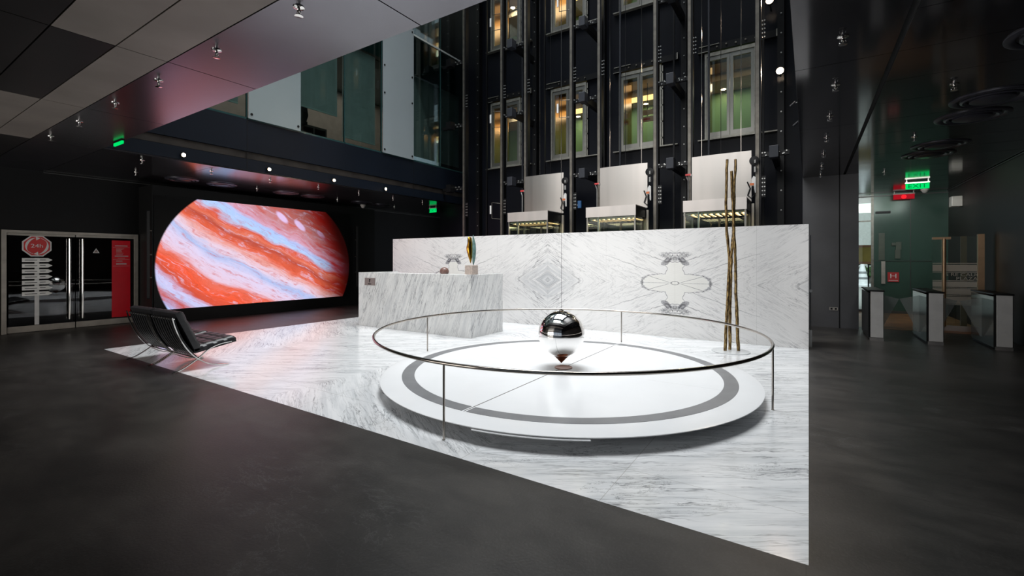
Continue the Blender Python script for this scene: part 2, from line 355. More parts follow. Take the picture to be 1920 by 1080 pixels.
M_frostc = frosted('frosted_clear_panel', (.29, .34, .35, 1), .78)
M_stripe = frosted('frosted_stripe', (.62, .62, .58, 1), .7)

# ------------------------------------------------------------------ mesh builder
class MB:
    def __init__(s): s.bm = bmesh.new()
    def box(s, x0, y0, z0, x1, y1, z1):
        vs = [s.bm.verts.new(p) for p in ((x0,y0,z0),(x1,y0,z0),(x1,y1,z0),(x0,y1,z0),(x0,y0,z1),(x1,y0,z1),(x1,y1,z1),(x0,y1,z1))]
        for f in ((0,3,2,1),(4,5,6,7),(0,1,5,4),(1,2,6,5),(2,3,7,6),(3,0,4,7)): s.bm.faces.new([vs[i] for i in f])
        return s
    def ring_loft(s, rings, cap=True, closed=True):
        R = [[s.bm.verts.new(p) for p in r] for r in rings]
        n = len(R[0])
        for a, b in zip(R, R[1:]):
            for i in range(n if closed else n-1):
                j = (i+1) % n
                s.bm.faces.new([a[i], a[j], b[j], b[i]])
        if cap:
            s.bm.faces.new(list(reversed(R[0]))); s.bm.faces.new(R[-1])
        return s
    def lathe(s, prof, c=(0,0,0), seg=32, axis='z', cap=True):
        rings = []
        for r, h in prof:
            ring = []
            for i in range(seg):
                a = 2*PI*i/seg; u, v = r*math.cos(a), r*math.sin(a)
                if axis == 'z': q = (u, v, h)
                elif axis == 'x': q = (h, u, v)
                else: q = (v, h, u)
                ring.append((c[0]+q[0], c[1]+q[1], c[2]+q[2]))
            rings.append(ring)
        return s.ring_loft(rings, cap)
    def cyl(s, c, r, h, axis='z', seg=16): return s.lathe([(r, 0), (r, h)], c, seg, axis)
    def tube(s, pts, r, seg=8, closed=False, rs=None):
        P = [Vector(p) for p in pts]; rings = []; n = len(P); up = Vector((0, 0, 1))
        prev = None
        for i, p in enumerate(P):
            if closed: t = (P[(i+1) % n]-P[i-1]).normalized()
            else: t = (P[min(i+1, n-1)]-P[max(i-1, 0)]).normalized()
            a = t.cross(up if abs(t.z) < .95 else Vector((0, 1, 0))) if prev is None else (prev - t*prev.dot(t))
            a.normalize(); b = t.cross(a); prev = a
            rr = rs[i] if rs else r
            rings.append([tuple(p + a*rr*math.cos(2*PI*k/seg) + b*rr*math.sin(2*PI*k/seg)) for k in range(seg)])
        if closed:
            R = [[s.bm.verts.new(q) for q in r_] for r_ in rings]
            for i in range(n):
                A, B = R[i], R[(i+1) % n]
                for k in range(seg):
                    j = (k+1) % seg; s.bm.faces.new([A[k], A[j], B[j], B[k]])
            return s
        return s.ring_loft(rings)
    def strap(s, pts, side, w, t):
        """flat bar along pts; side = unit width direction, w width, t thickness"""
        P = [Vector(p) for p in pts]; sd = Vector(side).normalized(); rings = []
        for i, p in enumerate(P):
            tg = (P[min(i+1, len(P)-1)]-P[max(i-1, 0)]).normalized(); nn = tg.cross(sd).normalized()
            rings.append([tuple(p + sd*a*w/2 + nn*b*t/2) for a, b in ((-1,-1),(1,-1),(1,1),(-1,1))])
        return s.ring_loft(rings)
    def prism(s, poly, axis, a0, a1):
        def P(u, v, h):
            return {'x': (h, u, v), 'y': (u, h, v), 'z': (u, v, h)}[axis]
        return s.ring_loft([[P(u, v, a0) for u, v in poly], [P(u, v, a1) for u, v in poly]])
    def add_mesh(s, me, mat4):
        t = bmesh.new(); t.from_mesh(me); t.transform(mat4)
        tmp = bpy.data.meshes.new('tmp'); t.to_mesh(tmp); t.free(); s.bm.from_mesh(tmp); bpy.data.meshes.remove(tmp); return s
    def build(s, name, mat, parent=None, smooth=False, bevel=0, seg=2):
        bmesh.ops.recalc_face_normals(s.bm, faces=s.bm.faces)
        off = parent_world(parent)
        if off.length > 0: bmesh.ops.translate(s.bm, vec=-off, verts=s.bm.verts)
        me = bpy.data.meshes.new(name); s.bm.to_mesh(me); s.bm.free()
        me.materials.append(mat)
        if smooth:
            for p in me.polygons: p.use_smooth = True
            me.set_sharp_from_angle(angle=math.radians(38))
        o = bpy.data.objects.new(name, me); COL.objects.link(o)
        if parent: o.parent = parent
        if bevel:
            b = o.modifiers.new('bevel', 'BEVEL'); b.width = bevel; b.segments = seg; b.limit_method = 'ANGLE'
        return o
def build_split(mm, name, mat, parent, smooth=False):
    """every loose piece of the builder becomes a mesh object of its own"""
    bm = mm.bm; seen = set(); out = []
    for v in list(bm.verts):
        if v in seen: continue
        st = [v]; seen.add(v); comp = []
        while st:
            q = st.pop(); comp.append(q)
            for e in q.link_edges:
                o_ = e.other_vert(q)
                if o_ not in seen: seen.add(o_); st.append(o_)
        m2 = MB(); mp = {q: m2.bm.verts.new(q.co) for q in comp}; fs = {f for q in comp for f in q.link_faces}
        for f in fs: m2.bm.faces.new([mp[q] for q in f.verts])
        out.append(m2.build(name, mat, parent, smooth))
    bm.free(); return out
def parent_world(p):
    v = Vector((0, 0, 0))
    while p is not None: v += p.location; p = p.parent
    return v
def B(*a): return MB().box(*a)
def thing(name, loc, label, cat, group=None):
    o = bpy.data.objects.new(name, None); COL.objects.link(o); o.location = loc; o.empty_display_size = .1
    return tag(o, label, cat, group)
def tag(o, label, cat, group=None, kind=None):
    o['label'] = label; o['category'] = cat
    if group: o['group'] = group
    if kind: o['kind'] = kind
    return o
def struct(o): o['kind'] = 'structure'; return o
def kids(o): return [c for c in bpy.data.objects if c.parent == o]
def dup(o, loc=None, label=None, parent=None):
    c = o.copy(); COL.objects.link(c)
    if parent is not None: c.parent = parent
    if loc is not None: c.location = loc
    if label: c['label'] = label
    for k in kids(o): dup(k, parent=c)
    return c
def text_mesh(txt, size, ext=.004):
    cu = bpy.data.curves.new('t', 'FONT'); cu.body = txt; cu.size = size; cu.extrude = ext; cu.align_x = 'CENTER'; cu.align_y = 'CENTER'
    o = bpy.data.objects.new('t', cu); COL.objects.link(o); bpy.context.view_layer.update()
    me = bpy.data.meshes.new_from_object(o.evaluated_get(bpy.context.evaluated_depsgraph_get()))
    bpy.data.objects.remove(o); bpy.data.curves.remove(cu); return me
MX_FRONT = Matrix(((1,0,0,0),(0,0,-1,0),(0,1,0,0),(0,0,0,1)))   # text facing -Y
MX_EAST = Matrix(((0,0,1,0),(1,0,0,0),(0,1,0,0),(0,0,0,1)))     # text facing +X
def text_at(txt, size, loc, M, ext=.003, sx=1.0):
    return MB().add_mesh(text_mesh(txt, size, ext), Matrix.Translation(loc) @ M @ Matrix.Scale(sx, 4, (1, 0, 0)))

# ------------------------------------------------------------------ shell
CZ = 3.50          # low ceiling
YB = 12.8          # lift shaft wall
XL, XR = -14.1, 3.25
XA = -10.3         # atrium left face
Y0 = 2.76          # atrium front edge
TOP = 14.0
# floors
f = MB().box(XL-.3, -6, -.2, XR+.3, Y0, 0).box(0, Y0, -.2, XR+.3, 17.3, 0).box(XL-.3, Y0, -.2, XA, 17.3, 0).box(XA, 9.62, -.2, 0, YB+.2, 0)
struct(f.build('floor', M_floor))
struct(B(XA, Y0, -.2, 0, 9.62, .0).build('floor_marble', M_mfloor))
struct(B(.0, 13.2, .0005, XR, 17.3, .004).build('floor_entrance', M_wood))
# ceilings
struct(MB().box(XL-.3, -6, CZ+.03, XR+.3, Y0, 4.62).box(-.12, Y0, CZ+.03, XR+.3, 20, 4.62).box(XL-.3, Y0, CZ+.03, XA-.02, 17.3, 3.52+.08).build('ceiling', M_dark))
def panels(name, mat, rects, g=.006):
    m = MB()
    for x0, x1, y0, y1 in rects: m.box(x0+g, y0+g, CZ, x1-g, y1-g, CZ+.03)
    return struct(m.build(name, mat))
XS = [XL, -13.0, -10.44, -7.77, -5.28, -2.70, -.12, .68, XR]
soff = [(a, b, 1.90, Y0) for a, b in zip([XL, -13.0, -10.44, -7.77, -5.28, -2.70], [-13.0, -10.44, -7.77, -5.28, -2.70, -.12])]
panels('ceiling_soffit', M_soff, soff)
br, dk = [], []
rows = [(1.50, 1.90), (1.07, 1.50), (.64, 1.07), (.21, .64), (-.8, .21), (-2.2, -.8), (-4.0, -2.2), (-6, -4.0)]
for ri, (a, b) in enumerate(rows):
    for ci, (x0, x1) in enumerate(zip(XS[:6], XS[1:7])):
        is_b = (ri == 0 and ci >= 2) or (ri == 1 and ci not in (3, 0, 1)) or (ri in (2, 3) and ci in (2,)) or (ri > 4 and (ri+ci) % 2 == 0)  # which panels carry the painted bright reflection
        (br if is_b else dk).append((x0, x1, a, b))
panels('ceiling_bright_reflect', M_brightp, br); panels('ceiling_dim_reflect', M_dimp, dk)
rt = []
y = 5.53-.86*12
while y < 17.3:
    rt.append((.70, XR, max(y, -6), min(y+.86, 17.2))); y += .86
y = 5.53-2.58*4
while y < YB:
    rt.append((-.12, .66, max(y, -6), min(y+2.58, YB))); y += 2.58
rt.append((-.12, .66, YB, 17.2))
panels('ceiling_right', M_gloss, rt, .004)
lf = []
y = Y0
while y < 17.2:
    lf.append((XL, -12.2, y, min(y+1.8, 17.2))); lf.append((-12.2, XA-.02, y, min(y+1.8, 17.2))); y += 1.8
panels('ceiling_left', plain('wine_black_lacquer', (.10, .095, .105, 1), .14, .85, .5, .04, 2), lf, .004)
# outer walls
struct(MB().box(XL-.3, -6, 0, XL, 2.12, CZ).box(XL-.3, 2.12, 2.2, XL, 4.44, CZ).box(XL-.3, 4.44, 0, XL, 17.3, CZ).build('wall_left', M_black))
struct(B(XL-.3, 17.1, 0, -11.56, 17.4, CZ).build('wall_left_end', M_brown))
struct(MB().box(XL+.001, 2.76, CZ-.03, XL+.03, 17, CZ-.012).build('trim_1', plain('trim_grey', (.10, .10, .095, 1), .4, .5)))
struct(MB().box(XR-.03, -6, CZ-.03, XR-.001, 17.2, CZ-.012).build('trim_2', MATS['trim_grey']))
struct(B(XR, -6, 0, XR+.3, 17.3, CZ).build('wall_right', M_brown))
# shaft wall with door openings
DC = [-8.58, -6.23, -4.0, -1.68]; DW = .60
LV = [4.70, 8.72]
m = MB()
xs = [-11.56] + sum([[c-DW, c+DW] for c in DC], []) + [-.12]
for i in range(0, len(xs)-1, 2): m.box(xs[i], YB, 0, xs[i+1], YB+.15, TOP)
for c in DC:
    m.box(c-DW, YB, 0, c+DW, YB+.15, LV[0]); m.box(c-DW, YB, LV[0]+2.27, c+DW, YB+.15, LV[1]); m.box(c-DW, YB, LV[1]+2.27, c+DW, YB+.15, TOP)
struct(m.build('wall_back', M_navy))
struct(MB().box(-.12, YB, 0, .94, YB+.5, CZ).build('wall_back_right', M_grayw))
struct(MB().box(.58, YB-.012, 0, .60, YB-.001, CZ).build('trim_3', M_dark))
# upper right and front faces of the atrium
struct(MB().box(-.12, Y0, 4.62, .1, YB+.2, TOP).build('wall_atrium_right', plain('atrium_grey', (.10, .10, .105, 1), .5, .2)))
m = MB().box(XA, Y0-.2, 4.62, -.12, Y0, 5.1).box(XA, Y0-.2, 11.8, -.12, Y0, TOP)
for i in range(7):
    xx = XA + i*(10.18/6); m.box(xx-.08, Y0-.2, 5.1, xx+.08, Y0, 11.8)
struct(m.build('wall_atrium_front', MATS['atrium_grey']))
for i in range(6):
    xx = XA + i*(10.18/6)
    struct(B(xx+.09, Y0-.12, 5.1, xx+1.6, Y0-.1, 11.8).build('window_%d' % (20+i), M_gl))
m = MB().box(XA-.3, Y0-.2, TOP, .3, 3.3, TOP+.2).box(XA-.3, 12.1, TOP, .3, 13.2, TOP+.2).box(XA-.3, 3.3, TOP, XA+.6, 12.1, TOP+.2).box(-.6, 3.3, TOP, .3, 12.1, TOP+.2)
m.box(-5.3, 3.3, TOP, -5.1, 12.1, TOP+.2)
struct(m.build('ceiling_atrium', M_dark))
# front glazing behind the camera
m = MB().box(XL, -6.1, 3.2, XR, -5.9, CZ).box(XL, -6.1, 0, XR, -5.9, .15)
for i in range(9):
    xx = XL + i*(XR-XL)/8; m.box(xx-.06, -6.1, .15, xx+.06, -5.9, 3.2)
struct(m.build('wall_front', M_grayw))

# ------------------------------------------------------------------ left atrium facade
FX = XA
struct(MB().box(FX-.25, Y0, CZ+.03, FX, YB, 3.77).box(FX-.25, Y0, 3.77, FX-.04, YB, 3.94).box(FX-.25, Y0, 3.94, FX, YB, 4.64).build('wall_left_fascia', M_fascia))
struct(B(FX-.04, Y0, 3.78, FX-.025, YB, 3.93).build('trim_4', M_strip))
struct(MB().box(FX-.001, 5.175, CZ+.03, FX+.004, 5.185, 4.64).box(FX-.001, 10.175, CZ+.03, FX+.004, 10.185, 4.64).build('trim_5', M_dark))
PN = [2.76, 3.93, 5.18, 6.43, 7.68, 8.93, 10.18, 11.43, 12.68]
# office floors behind the glass
struct(MB().box(-14, Y0, 4.40, FX-.26, YB, 4.64).build('floor_office', M_offd))
struct(MB().box(-14, Y0, 4.64, -13.7, YB, 7.4).build('wall_office', M_office))
struct(MB().box(-14, Y0, 7.4, FX-.26, YB, 8.6).build('ceiling_office', M_teal))
struct(MB().box(-14, Y0, 8.6, -13.7, YB, 12.0).box(-14, Y0, 12.0, FX-.3, YB, 12.2).build('wall_office_upper', plain('office_white', (.5, .5, .48, 1), .7)))
area('office_light', (-12.2, 7.6, 7.35), (-12.2, 7.6, 0), 2.5, 8, 45, (1, .9, .8))
area('office_light_upper', (-12.2, 9.6, 11.9), (-12.2, 9.6, 0), 2.5, 5, 60, (1, .95, .9))
for i, (a, b) in enumerate(zip(PN, PN[1:])):
    up = 8.70
    fr = struct(MB().box(FX-.05, b-.012, 4.64, FX+.0, b+.012, 12.6).box(FX-.05, a, 4.64, FX, b, 4.68).build('window_%d' % (i+1), M_teal))
    kind = ['clear', 'clear', 'frostc', 'blindopen', 'blind', 'frost', 'blind', 'blind'][i]
    if kind in ('frost', 'frostc'):
        B(FX+.02, a+.015, 4.66, FX+.035, b-.015, up if kind == 'frost' else 8.7).build('frosted_glass', M_frost if kind == 'frost' else M_frostc, fr)
        mm = MB()
        for yy in (a+.08, b-.08):
            for zz in (4.76, 6.4, 7.2, 8.6): mm.cyl((FX-.02, yy, zz), .028, .065, 'x', 10)
        build_split(mm, 'glass_fixing', M_dark, fr)
    else:
        B(FX-.03, a+.012, 4.68, FX-.015, b-.012, 8.55).build('glass', M_glg, fr)
        MB().box(FX-.05, a, 8.55, FX+.0, b, 8.60).build('transom', M_blindtrim, fr)
    if kind != 'frost':
        z0 = {'blindopen': 5.37, 'clear': 5.5 if i == 0 else 5.0, 'blind': 4.88, 'frostc': 6.3}[kind]
        bl = B(FX-.16, a+.05, z0, FX-.15, b-.12, 7.38).build('roller_blind', M_blind, fr)
        B(FX-.168, a+.05, z0-.03, FX-.142, b-.12, z0+.004).build('bottom_rail', M_blindtrim, bl)
    B(FX-.30, a, 7.4, FX-.06, b, 8.58).build('spandrel', M_teal, fr)
    if i >= 4:
        B(FX-.03, a+.012, 8.6, FX-.015, b-.012, 12.0).build('upper_glass', M_gl, fr)
B(FX-.25, 10.22, 9.0, FX-.2, 11.40, 11.9).build('upper_screen', plain('pale_screen', (.42, .45, .45, 1), .6), bpy.data.objects['window_7'])
# bits of office seen under the raised blind
t = thing('office_cabinet', (-11.35, 7.1, 4.64), 'low dark office shelf unit seen below the raised blind upstairs', 'cabinet')
mm = MB().box(-11.6, 6.5, 4.64, -11.1, 7.7, 4.70).box(-11.6, 6.5, 5.08, -11.1, 7.7, 5.14)
for yy in (6.5, 6.9, 7.3, 7.66): mm.box(-11.6, yy, 4.70, -11.1, yy+.04, 5.08)
mm.box(-11.62, 6.5, 4.64, -11.6, 7.7, 5.14); mm.build('shelf_body', M_offd, t)
B(-11.5, 6.95, 4.705, -11.12, 7.28, 4.95).build('storage_box', plain('grey_box', (.2, .19, .18, 1), .6), t)
t = thing('office_chair', (-10.75, 6.62, 4.64), 'dark office chair back against the glass upstairs', 'chair')
MB().ring_loft([[(-10.68+dx, 6.42+dy, z) for dx, dy in ((0,0),(.08,0),(.08,w_),(0,w_))] for z, w_ in ((4.95, .34), (5.2, .42), (5.5, .38), (5.58, .28))]).build('backrest', M_dark, t, True, .02)
MB().box(-10.98, 6.42, 4.98, -10.62, 6.82, 5.05).build('seat', M_dark, t)
mm = MB().cyl((-10.8, 6.62, 4.70), .03, .28)
for k in range(5):
    a = 2*PI*k/5; mm.tube([(-10.8, 6.62, 4.70), (-10.8+.2*math.cos(a), 6.62+.2*math.sin(a), 4.66)], .018, 6)
mm.build('base', M_dark, t)
t = thing('pedestal_fan', (-13.0, 7.75, 4.64), 'round dark object on a stand by the pink office wall', 'fan')
MB().cyl((-13.0, 7.75, 5.62), .16, .05, 'x', 20).build('head', plain('blue_grey', (.05, .07, .1, 1), .5), t)
MB().cyl((-12.98, 7.75, 4.64), .02, .9).cyl((-12.98, 7.75, 4.64), .15, .03).build('stand', M_dark, t)

# spotlights on the fascia
def fascia_light(loc, label):
    t = thing('fascia_spotlight', loc, label, 'spotlight', 'spotlights along the left fascia')
    x, y, z = loc
    MB().cyl((x-.02, y, z), .045, .06, 'x', 16).build('housing', M_blk, t, True)
    MB().lathe([(.036, .04), (.028, .055), (.006, .062)], (x, y, z), 16, 'x').build('lens', M_lite, t, True)
    return t
ords = ['nearest the green sign', 'second from the green sign', 'third from the green sign', 'farthest from the green sign']
for k, yy in enumerate((3.95, 5.64, 7.32, 9.03)):
    fascia_light((FX+.02, yy, 3.61), 'small glowing spotlight low on the dark fascia, ' + ords[k])
    spot('spot_lamp', (FX+.12, yy, 3.6), (FX+2.2, yy, 0), 22, 80, (1, .85, .65), .03)

# ------------------------------------------------------------------ landing doors
def portal(c, z):
    """the lit lobby recess behind a landing door: structure"""
    a, b = c-DW, c+DW
    mm = MB().box(a-.02, YB+.15, z, a, YB+1.05, z+2.27).box(b, YB+.15, z, b+.02, YB+1.05, z+2.27)
    struct(mm.build('wall_lobby_reveal', M_bronze))
for z in LV:
    for c in DC: portal(c, z)
    struct(B(-13.6, 16.3, z-.2, 0, 16.5, z+3.0).build('wall_lobby', M_green))
    struct(B(-13.6, YB+.15, z-.3, 0, 16.5, z-.02).build('floor_lobby', M_wood))
    struct(MB().box(-13.6, YB+1.05, z+2.37, 0, 16.3, z+2.5).box(-13.6, 14.6, z+2.15, 0, 14.75, z+2.37).build('ceiling_lobby', M_soffit))
    struct(B(-9.2, 14.6, z+2.03, -3.9, 14.75, z+2.149).build('trim_6', M_cove))
    area('lobby_light', (-5, 15.5, z+2.3), (-5, 15.7, 0), 9, .7, 60, (1, .92, .76))
    area('lobby_light_near', (-5, 14.2, z+2.33), (-5, 14.2, 0), 9, .5, 12, (1, .72, .4))
def landing_door(c, z, label):
    t = thing('landing_door', (c, YB-.05, z), label, 'elevator door', 'glazed lift landing doors')
    a, b, y0, y1 = c-DW, c+DW, YB-.07, YB+.02
    MB().box(a, y0, z, a+.05, y1, z+2.24).box(b-.05, y0, z, b, y1, z+2.24).box(a+.05, y0, z+2.15, b-.05, y1, z+2.24).box(a+.05, y0, z, b-.05, y1, z+.05).build('frame', M_sill, t)
    for k, (p, q) in enumerate(((a+.055, c-.005), (c+.005, b-.055))):
        lf_ = MB().box(p, y0+.02, z+.055, p+.07, y1-.01, z+2.14).box(q-.07, y0+.02, z+.055, q, y1-.01, z+2.14).box(p+.07, y0+.02, z+2.04, q-.07, y1-.01, z+2.14).box(p+.07, y0+.02, z+.055, q-.07, y1-.01, z+.17).build('door_leaf', M_frame, t)
        B(p+.07, y0+.045, z+.17, q-.07, y0+.055, z+2.04).build('glass_pane', M_gll, lf_)
    mm = MB().box(a-.16, y0-.06, z-.03, b+.45, y1-.02, z-.002); mm.build('sill', M_sill, t)
    hd = MB().box(a-.16, y0-.02, z+2.27, b+.45, y1-.02, z+2.44).build('header_box', M_blk, t)
    MB().box(a-.14, y0-.045, z+2.42, a+.35, y0-.02, z+2.435).box(a-.16, y0-.045, z+2.27, a+.1, y0-.02, z+2.285).box(b+.42, y0-.045, z+2.27, b+.45, y0-.02, z+2.44).build('header_track', M_sill, hd)
    mm = MB()
    for k in range(5): mm.cyl((a+.3+k*.22, y0-.02, z+2.35+.02*(k % 2)), .022, -.03, 'y', 8)
    build_split(mm, 'roller', M_rail, hd)
    mm = MB()
    mm.box(b+.02, y0, z, b+.05, y0+.03, z+2.2)
    for k in range(5): mm.box(b, y0, z+.2+k*.45, b+.05, y0+.03, z+.24+k*.45)
    mm.build('side_ladder_rail', M_sill, t)
    return t
nm = ['farthest left column', 'second column from left', 'third column from left', 'rightmost column']
for ci, c in enumerate(DC):
    for li, z in enumerate(LV):
        lv = 'at the first upper floor' if li == 0 else 'at the top, cut by the picture edge'
        landing_door(c, z, 'glazed lift landing door, %s, %s' % (nm[ci], lv))
# lobby downlights and signs
def downlight(x, y, z, label, big=False):
    t = thing('lobby_downlight', (x, y, z), label, 'downlight', 'round downlights in the lift lobbies')
    MB().lathe([(.10, 0), (.10, -.02), (.08, -.02), (.08, -.005)], (x, y, z), 20, cap=False).build('trim_ring', M_signw, t, True)
    MB().cyl((x, y, z-.012), .078, .008, 'z', 20).build('lamp', M_lite if not big else M_lite2, t)
downlight(-9.27, 14.35, LV[0]+2.37, 'bright lobby downlight behind the far left landing door, lower floor', True)
dl = [(-7.4, 16.0, 0, 'second from left'), (-4.8, 16.0, 0, 'third from left'), (-2.3, 16.0, 0, 'rightmost')]
for x, y, l, s_ in dl: downlight(x, y, LV[0]+2.37, 'small lit downlight in the first-floor lift lobby, %s' % s_)
downlight(-9.35, 14.4, LV[1]+2.37, 'lit downlight in the upper lift lobby at the far left', True)
t = thing('lobby_sign', (-4.2, 14.19, LV[0]+1.17), 'cream and red hanging sign behind the third landing door', 'sign')
MB().box(-4.39, 14.18, LV[0]+1.38, -4.03, 14.2, LV[0]+1.54).box(-4.39, 14.18, LV[0]+1.17, -4.03, 14.2, LV[0]+1.33).build('board', plain('cream', (.8, .6, .42, 1), .5), t)
MB().box(-4.33, 14.17, LV[0]+1.22, -4.13, 14.18, LV[0]+1.28).build('lettering', M_signred, t)
MB().box(-4.22, 14.185, LV[0]+1.54, -4.20, 14.195, LV[0]+2.37).box(-4.22, 14.185, LV[0]+1.33, -4.20, 14.195, LV[0]+1.38).build('hanger', M_dark, t)

# ------------------------------------------------------------------ shaft steelwork
YR = 11.5
def guide_rail(x, label):
    t = thing('guide_rail', (x, YR, 0), label, 'guide rail', 'lift guide rails')
    B(x-.035, YR-.03, 0, x+.035, YR-.015, TOP).build('flange', M_rail, t)
    B(x-.045, YR-.012, 0, x+.075, YR+.14, TOP).build('channel', M_blk, t)
    mm = MB()
    for zz in (3.0, 6.5, 10.45):
        for k in range(5):
            for dx in (-.07, -.11): mm.cyl((x+(.10 if dx == -.07 else .145), YR-.012, zz+k*.09), .014, -.02, 'y', 8)
    build_split(mm, 'splice_bolt', M_bolt, t)
    B(x+.085, YR-.012, 2.95, x+.165, YR+.0, 3.42).build('splice_plate', M_blk, t)
    return t
RX = [-9.35, -7.87, -7.02, -5.53, -4.71, -3.22, -2.40, -.96]
for i, x in enumerate(RX):
    guide_rail(x, 'tall pale-edged lift guide rail, %s counting from the left of the shaft' % ['first','second','third','fourth','fifth','sixth','seventh','eighth'][i])
def bolted_column(x, label):
    t = thing('bolted_column', (x, YB-.1, 0), label, 'column', 'black bolted columns on the shaft wall')
    B(x-.07, YB-.18, 0, x+.07, YB-.001, TOP).build('post', M_blk, t)
    mm = MB()
    z = .4
    while z < TOP-1: mm.cyl((x+.01, YB-.18, z), .017, -.025, 'y', 8); z += .47
    build_split(mm, 'bolt', M_bolt, t)
for i, x in enumerate((-9.66, -7.37, -5.07, -2.78, -.56)):
    bolted_column(x, 'black column studded with bolts on the shaft wall, %s' % ['leftmost', 'second from left', 'middle one', 'second from right', 'rightmost'][i])
for i, x in enumerate((-10.0, -9.0, -7.6, -6.8, -4.4, -2.95, -2.1, -.9)):
    t = B(x-.02, YB-.55, 0, x+.02, YB-.50, TOP).build('vertical_conduit', M_blk if i % 2 else M_blue)
    tag(t, 'thin dark vertical channel in the lift shaft, %s from the left' % ['first','second','third','fourth','fifth','sixth','seventh','eighth'][i], 'channel', 'thin vertical channels in the shaft')
def bracket(xa, xb, z, label):
    xc = (xa+xb)/2
    t = thing('rail_bracket', (xc, YR, z), label, 'bracket', 'brackets tying the guide rails to the wall')
    B(xa+.08, YR+.02, z-.05, xb-.05, YR+.08, z+.05).build('cross_bar', M_blk, t)
    B(xc-.09, YR-.22, z-.13, xc+.09, YR+.02, z+.13).build('end_box', M_blue, t, bevel=.01)
    B(xc-.06, YR+.08, z-.10, xc+.06, YB-.001, z+.08).build('arm', M_blk, t)
    mm = MB()
    for xx, zz in ((xa+.1, .03), (xa+.17, -.03), (xa+.25, .01), (xb-.1, .03), (xb-.17, -.03), (xb-.24, .02), (xc+.18, -.02), (xc-.18, .03)):
        mm.cyl((xx, YR+.02, z+zz), .015, -.045, 'y', 8)
    build_split(mm, 'bolt', M_bolt, t)
pn = ['first gap', 'second gap', 'third gap', 'fourth gap']
for gi, (xa, xb) in enumerate(((-7.87, -7.02), (-5.53, -4.71), (-3.22, -2.40), (-.96, -.30))):
    for zi, z in enumerate((3.90, 5.95, 8.0, 10.05)):
        if gi == 3 and zi != 0: continue
        bracket(xa, xb, z, 'dark bracket with boxed end, %s between rails from the left, %s' % (pn[gi], ['lowest', 'second up', 'third up', 'topmost'][zi]))
for zi, z in enumerate((3.90, 5.95, 8.0)):
    t = thing('side_bracket', (-9.8, YR, z), 'dark bracket at the shaft\'s left edge, %s' % ['lowest', 'middle', 'highest'][zi], 'bracket', 'side brackets on the left facade')
    B(-10.29, YR+.02, z-.05, -9.42, YR+.1, z+.05).build('cross_bar', M_blk, t)
    B(-9.95, YR-.2, z-.12, -9.75, YR+.02, z+.12).build('end_box', M_blk, t)
    mm = MB()
    for k in range(4): mm.cyl((-9.7+.07*k, YR+.02, z+.04*(-1)**k), .02, -.04, 'y', 8)
    build_split(mm, 'bolt', M_bolt, t)
# hoist ropes
def ropes(x0, x1, lab):
    t = thing('hoist_ropes', ((x0+x1)/2, 11.6, 3.9), lab, 'cable', 'steel hoist ropes')
    for k in range(3):
        x = x0 + (x1-x0)*k/2
        MB().tube([(x, 11.62, 3.9 if x < x1-.01 else 3.9), (x, 11.62, TOP)], .006, 6).build('rope', M_railc if k != 1 else M_blk, t)
for (a, b, n_) in ((-6.95+.35, -5.9, 'left visible lift car'), (-4.45, -3.6, 'middle lift car'), (-2.15, -1.3, 'right lift car')):
    ropes(a, b, 'three thin steel ropes rising above the %s' % n_)
def ladder_bracket(x, y, z, label):
    t = thing('switch_bracket', (x, y, z), label, 'bracket', 'small shaft switch brackets')
    MB().tube([(x+.335, y, z+.02), (x, y, z+.07), (x, y, z-.42), (x+.335, y, z-.46)], .011, 6).build('wire_frame', M_rail, t)
    B(x-.07, y-.015, z-.28, x-.02, y+.005, z-.02).build('switch_box', M_signw, t)
for k, (x, z) in enumerate(((-8.25, 3.27), (-8.25, 9.1), (-8.25, 6.1), (-5.91, 9.0), (-5.91, 6.0))):
    ladder_bracket(x, YR+.01, z, 'thin wire bracket with pale switch box, %s' % ['low at the left above the marble', 'top left shaft', 'mid height of left shaft', 'top of the second shaft', 'mid height of the second shaft'][k])

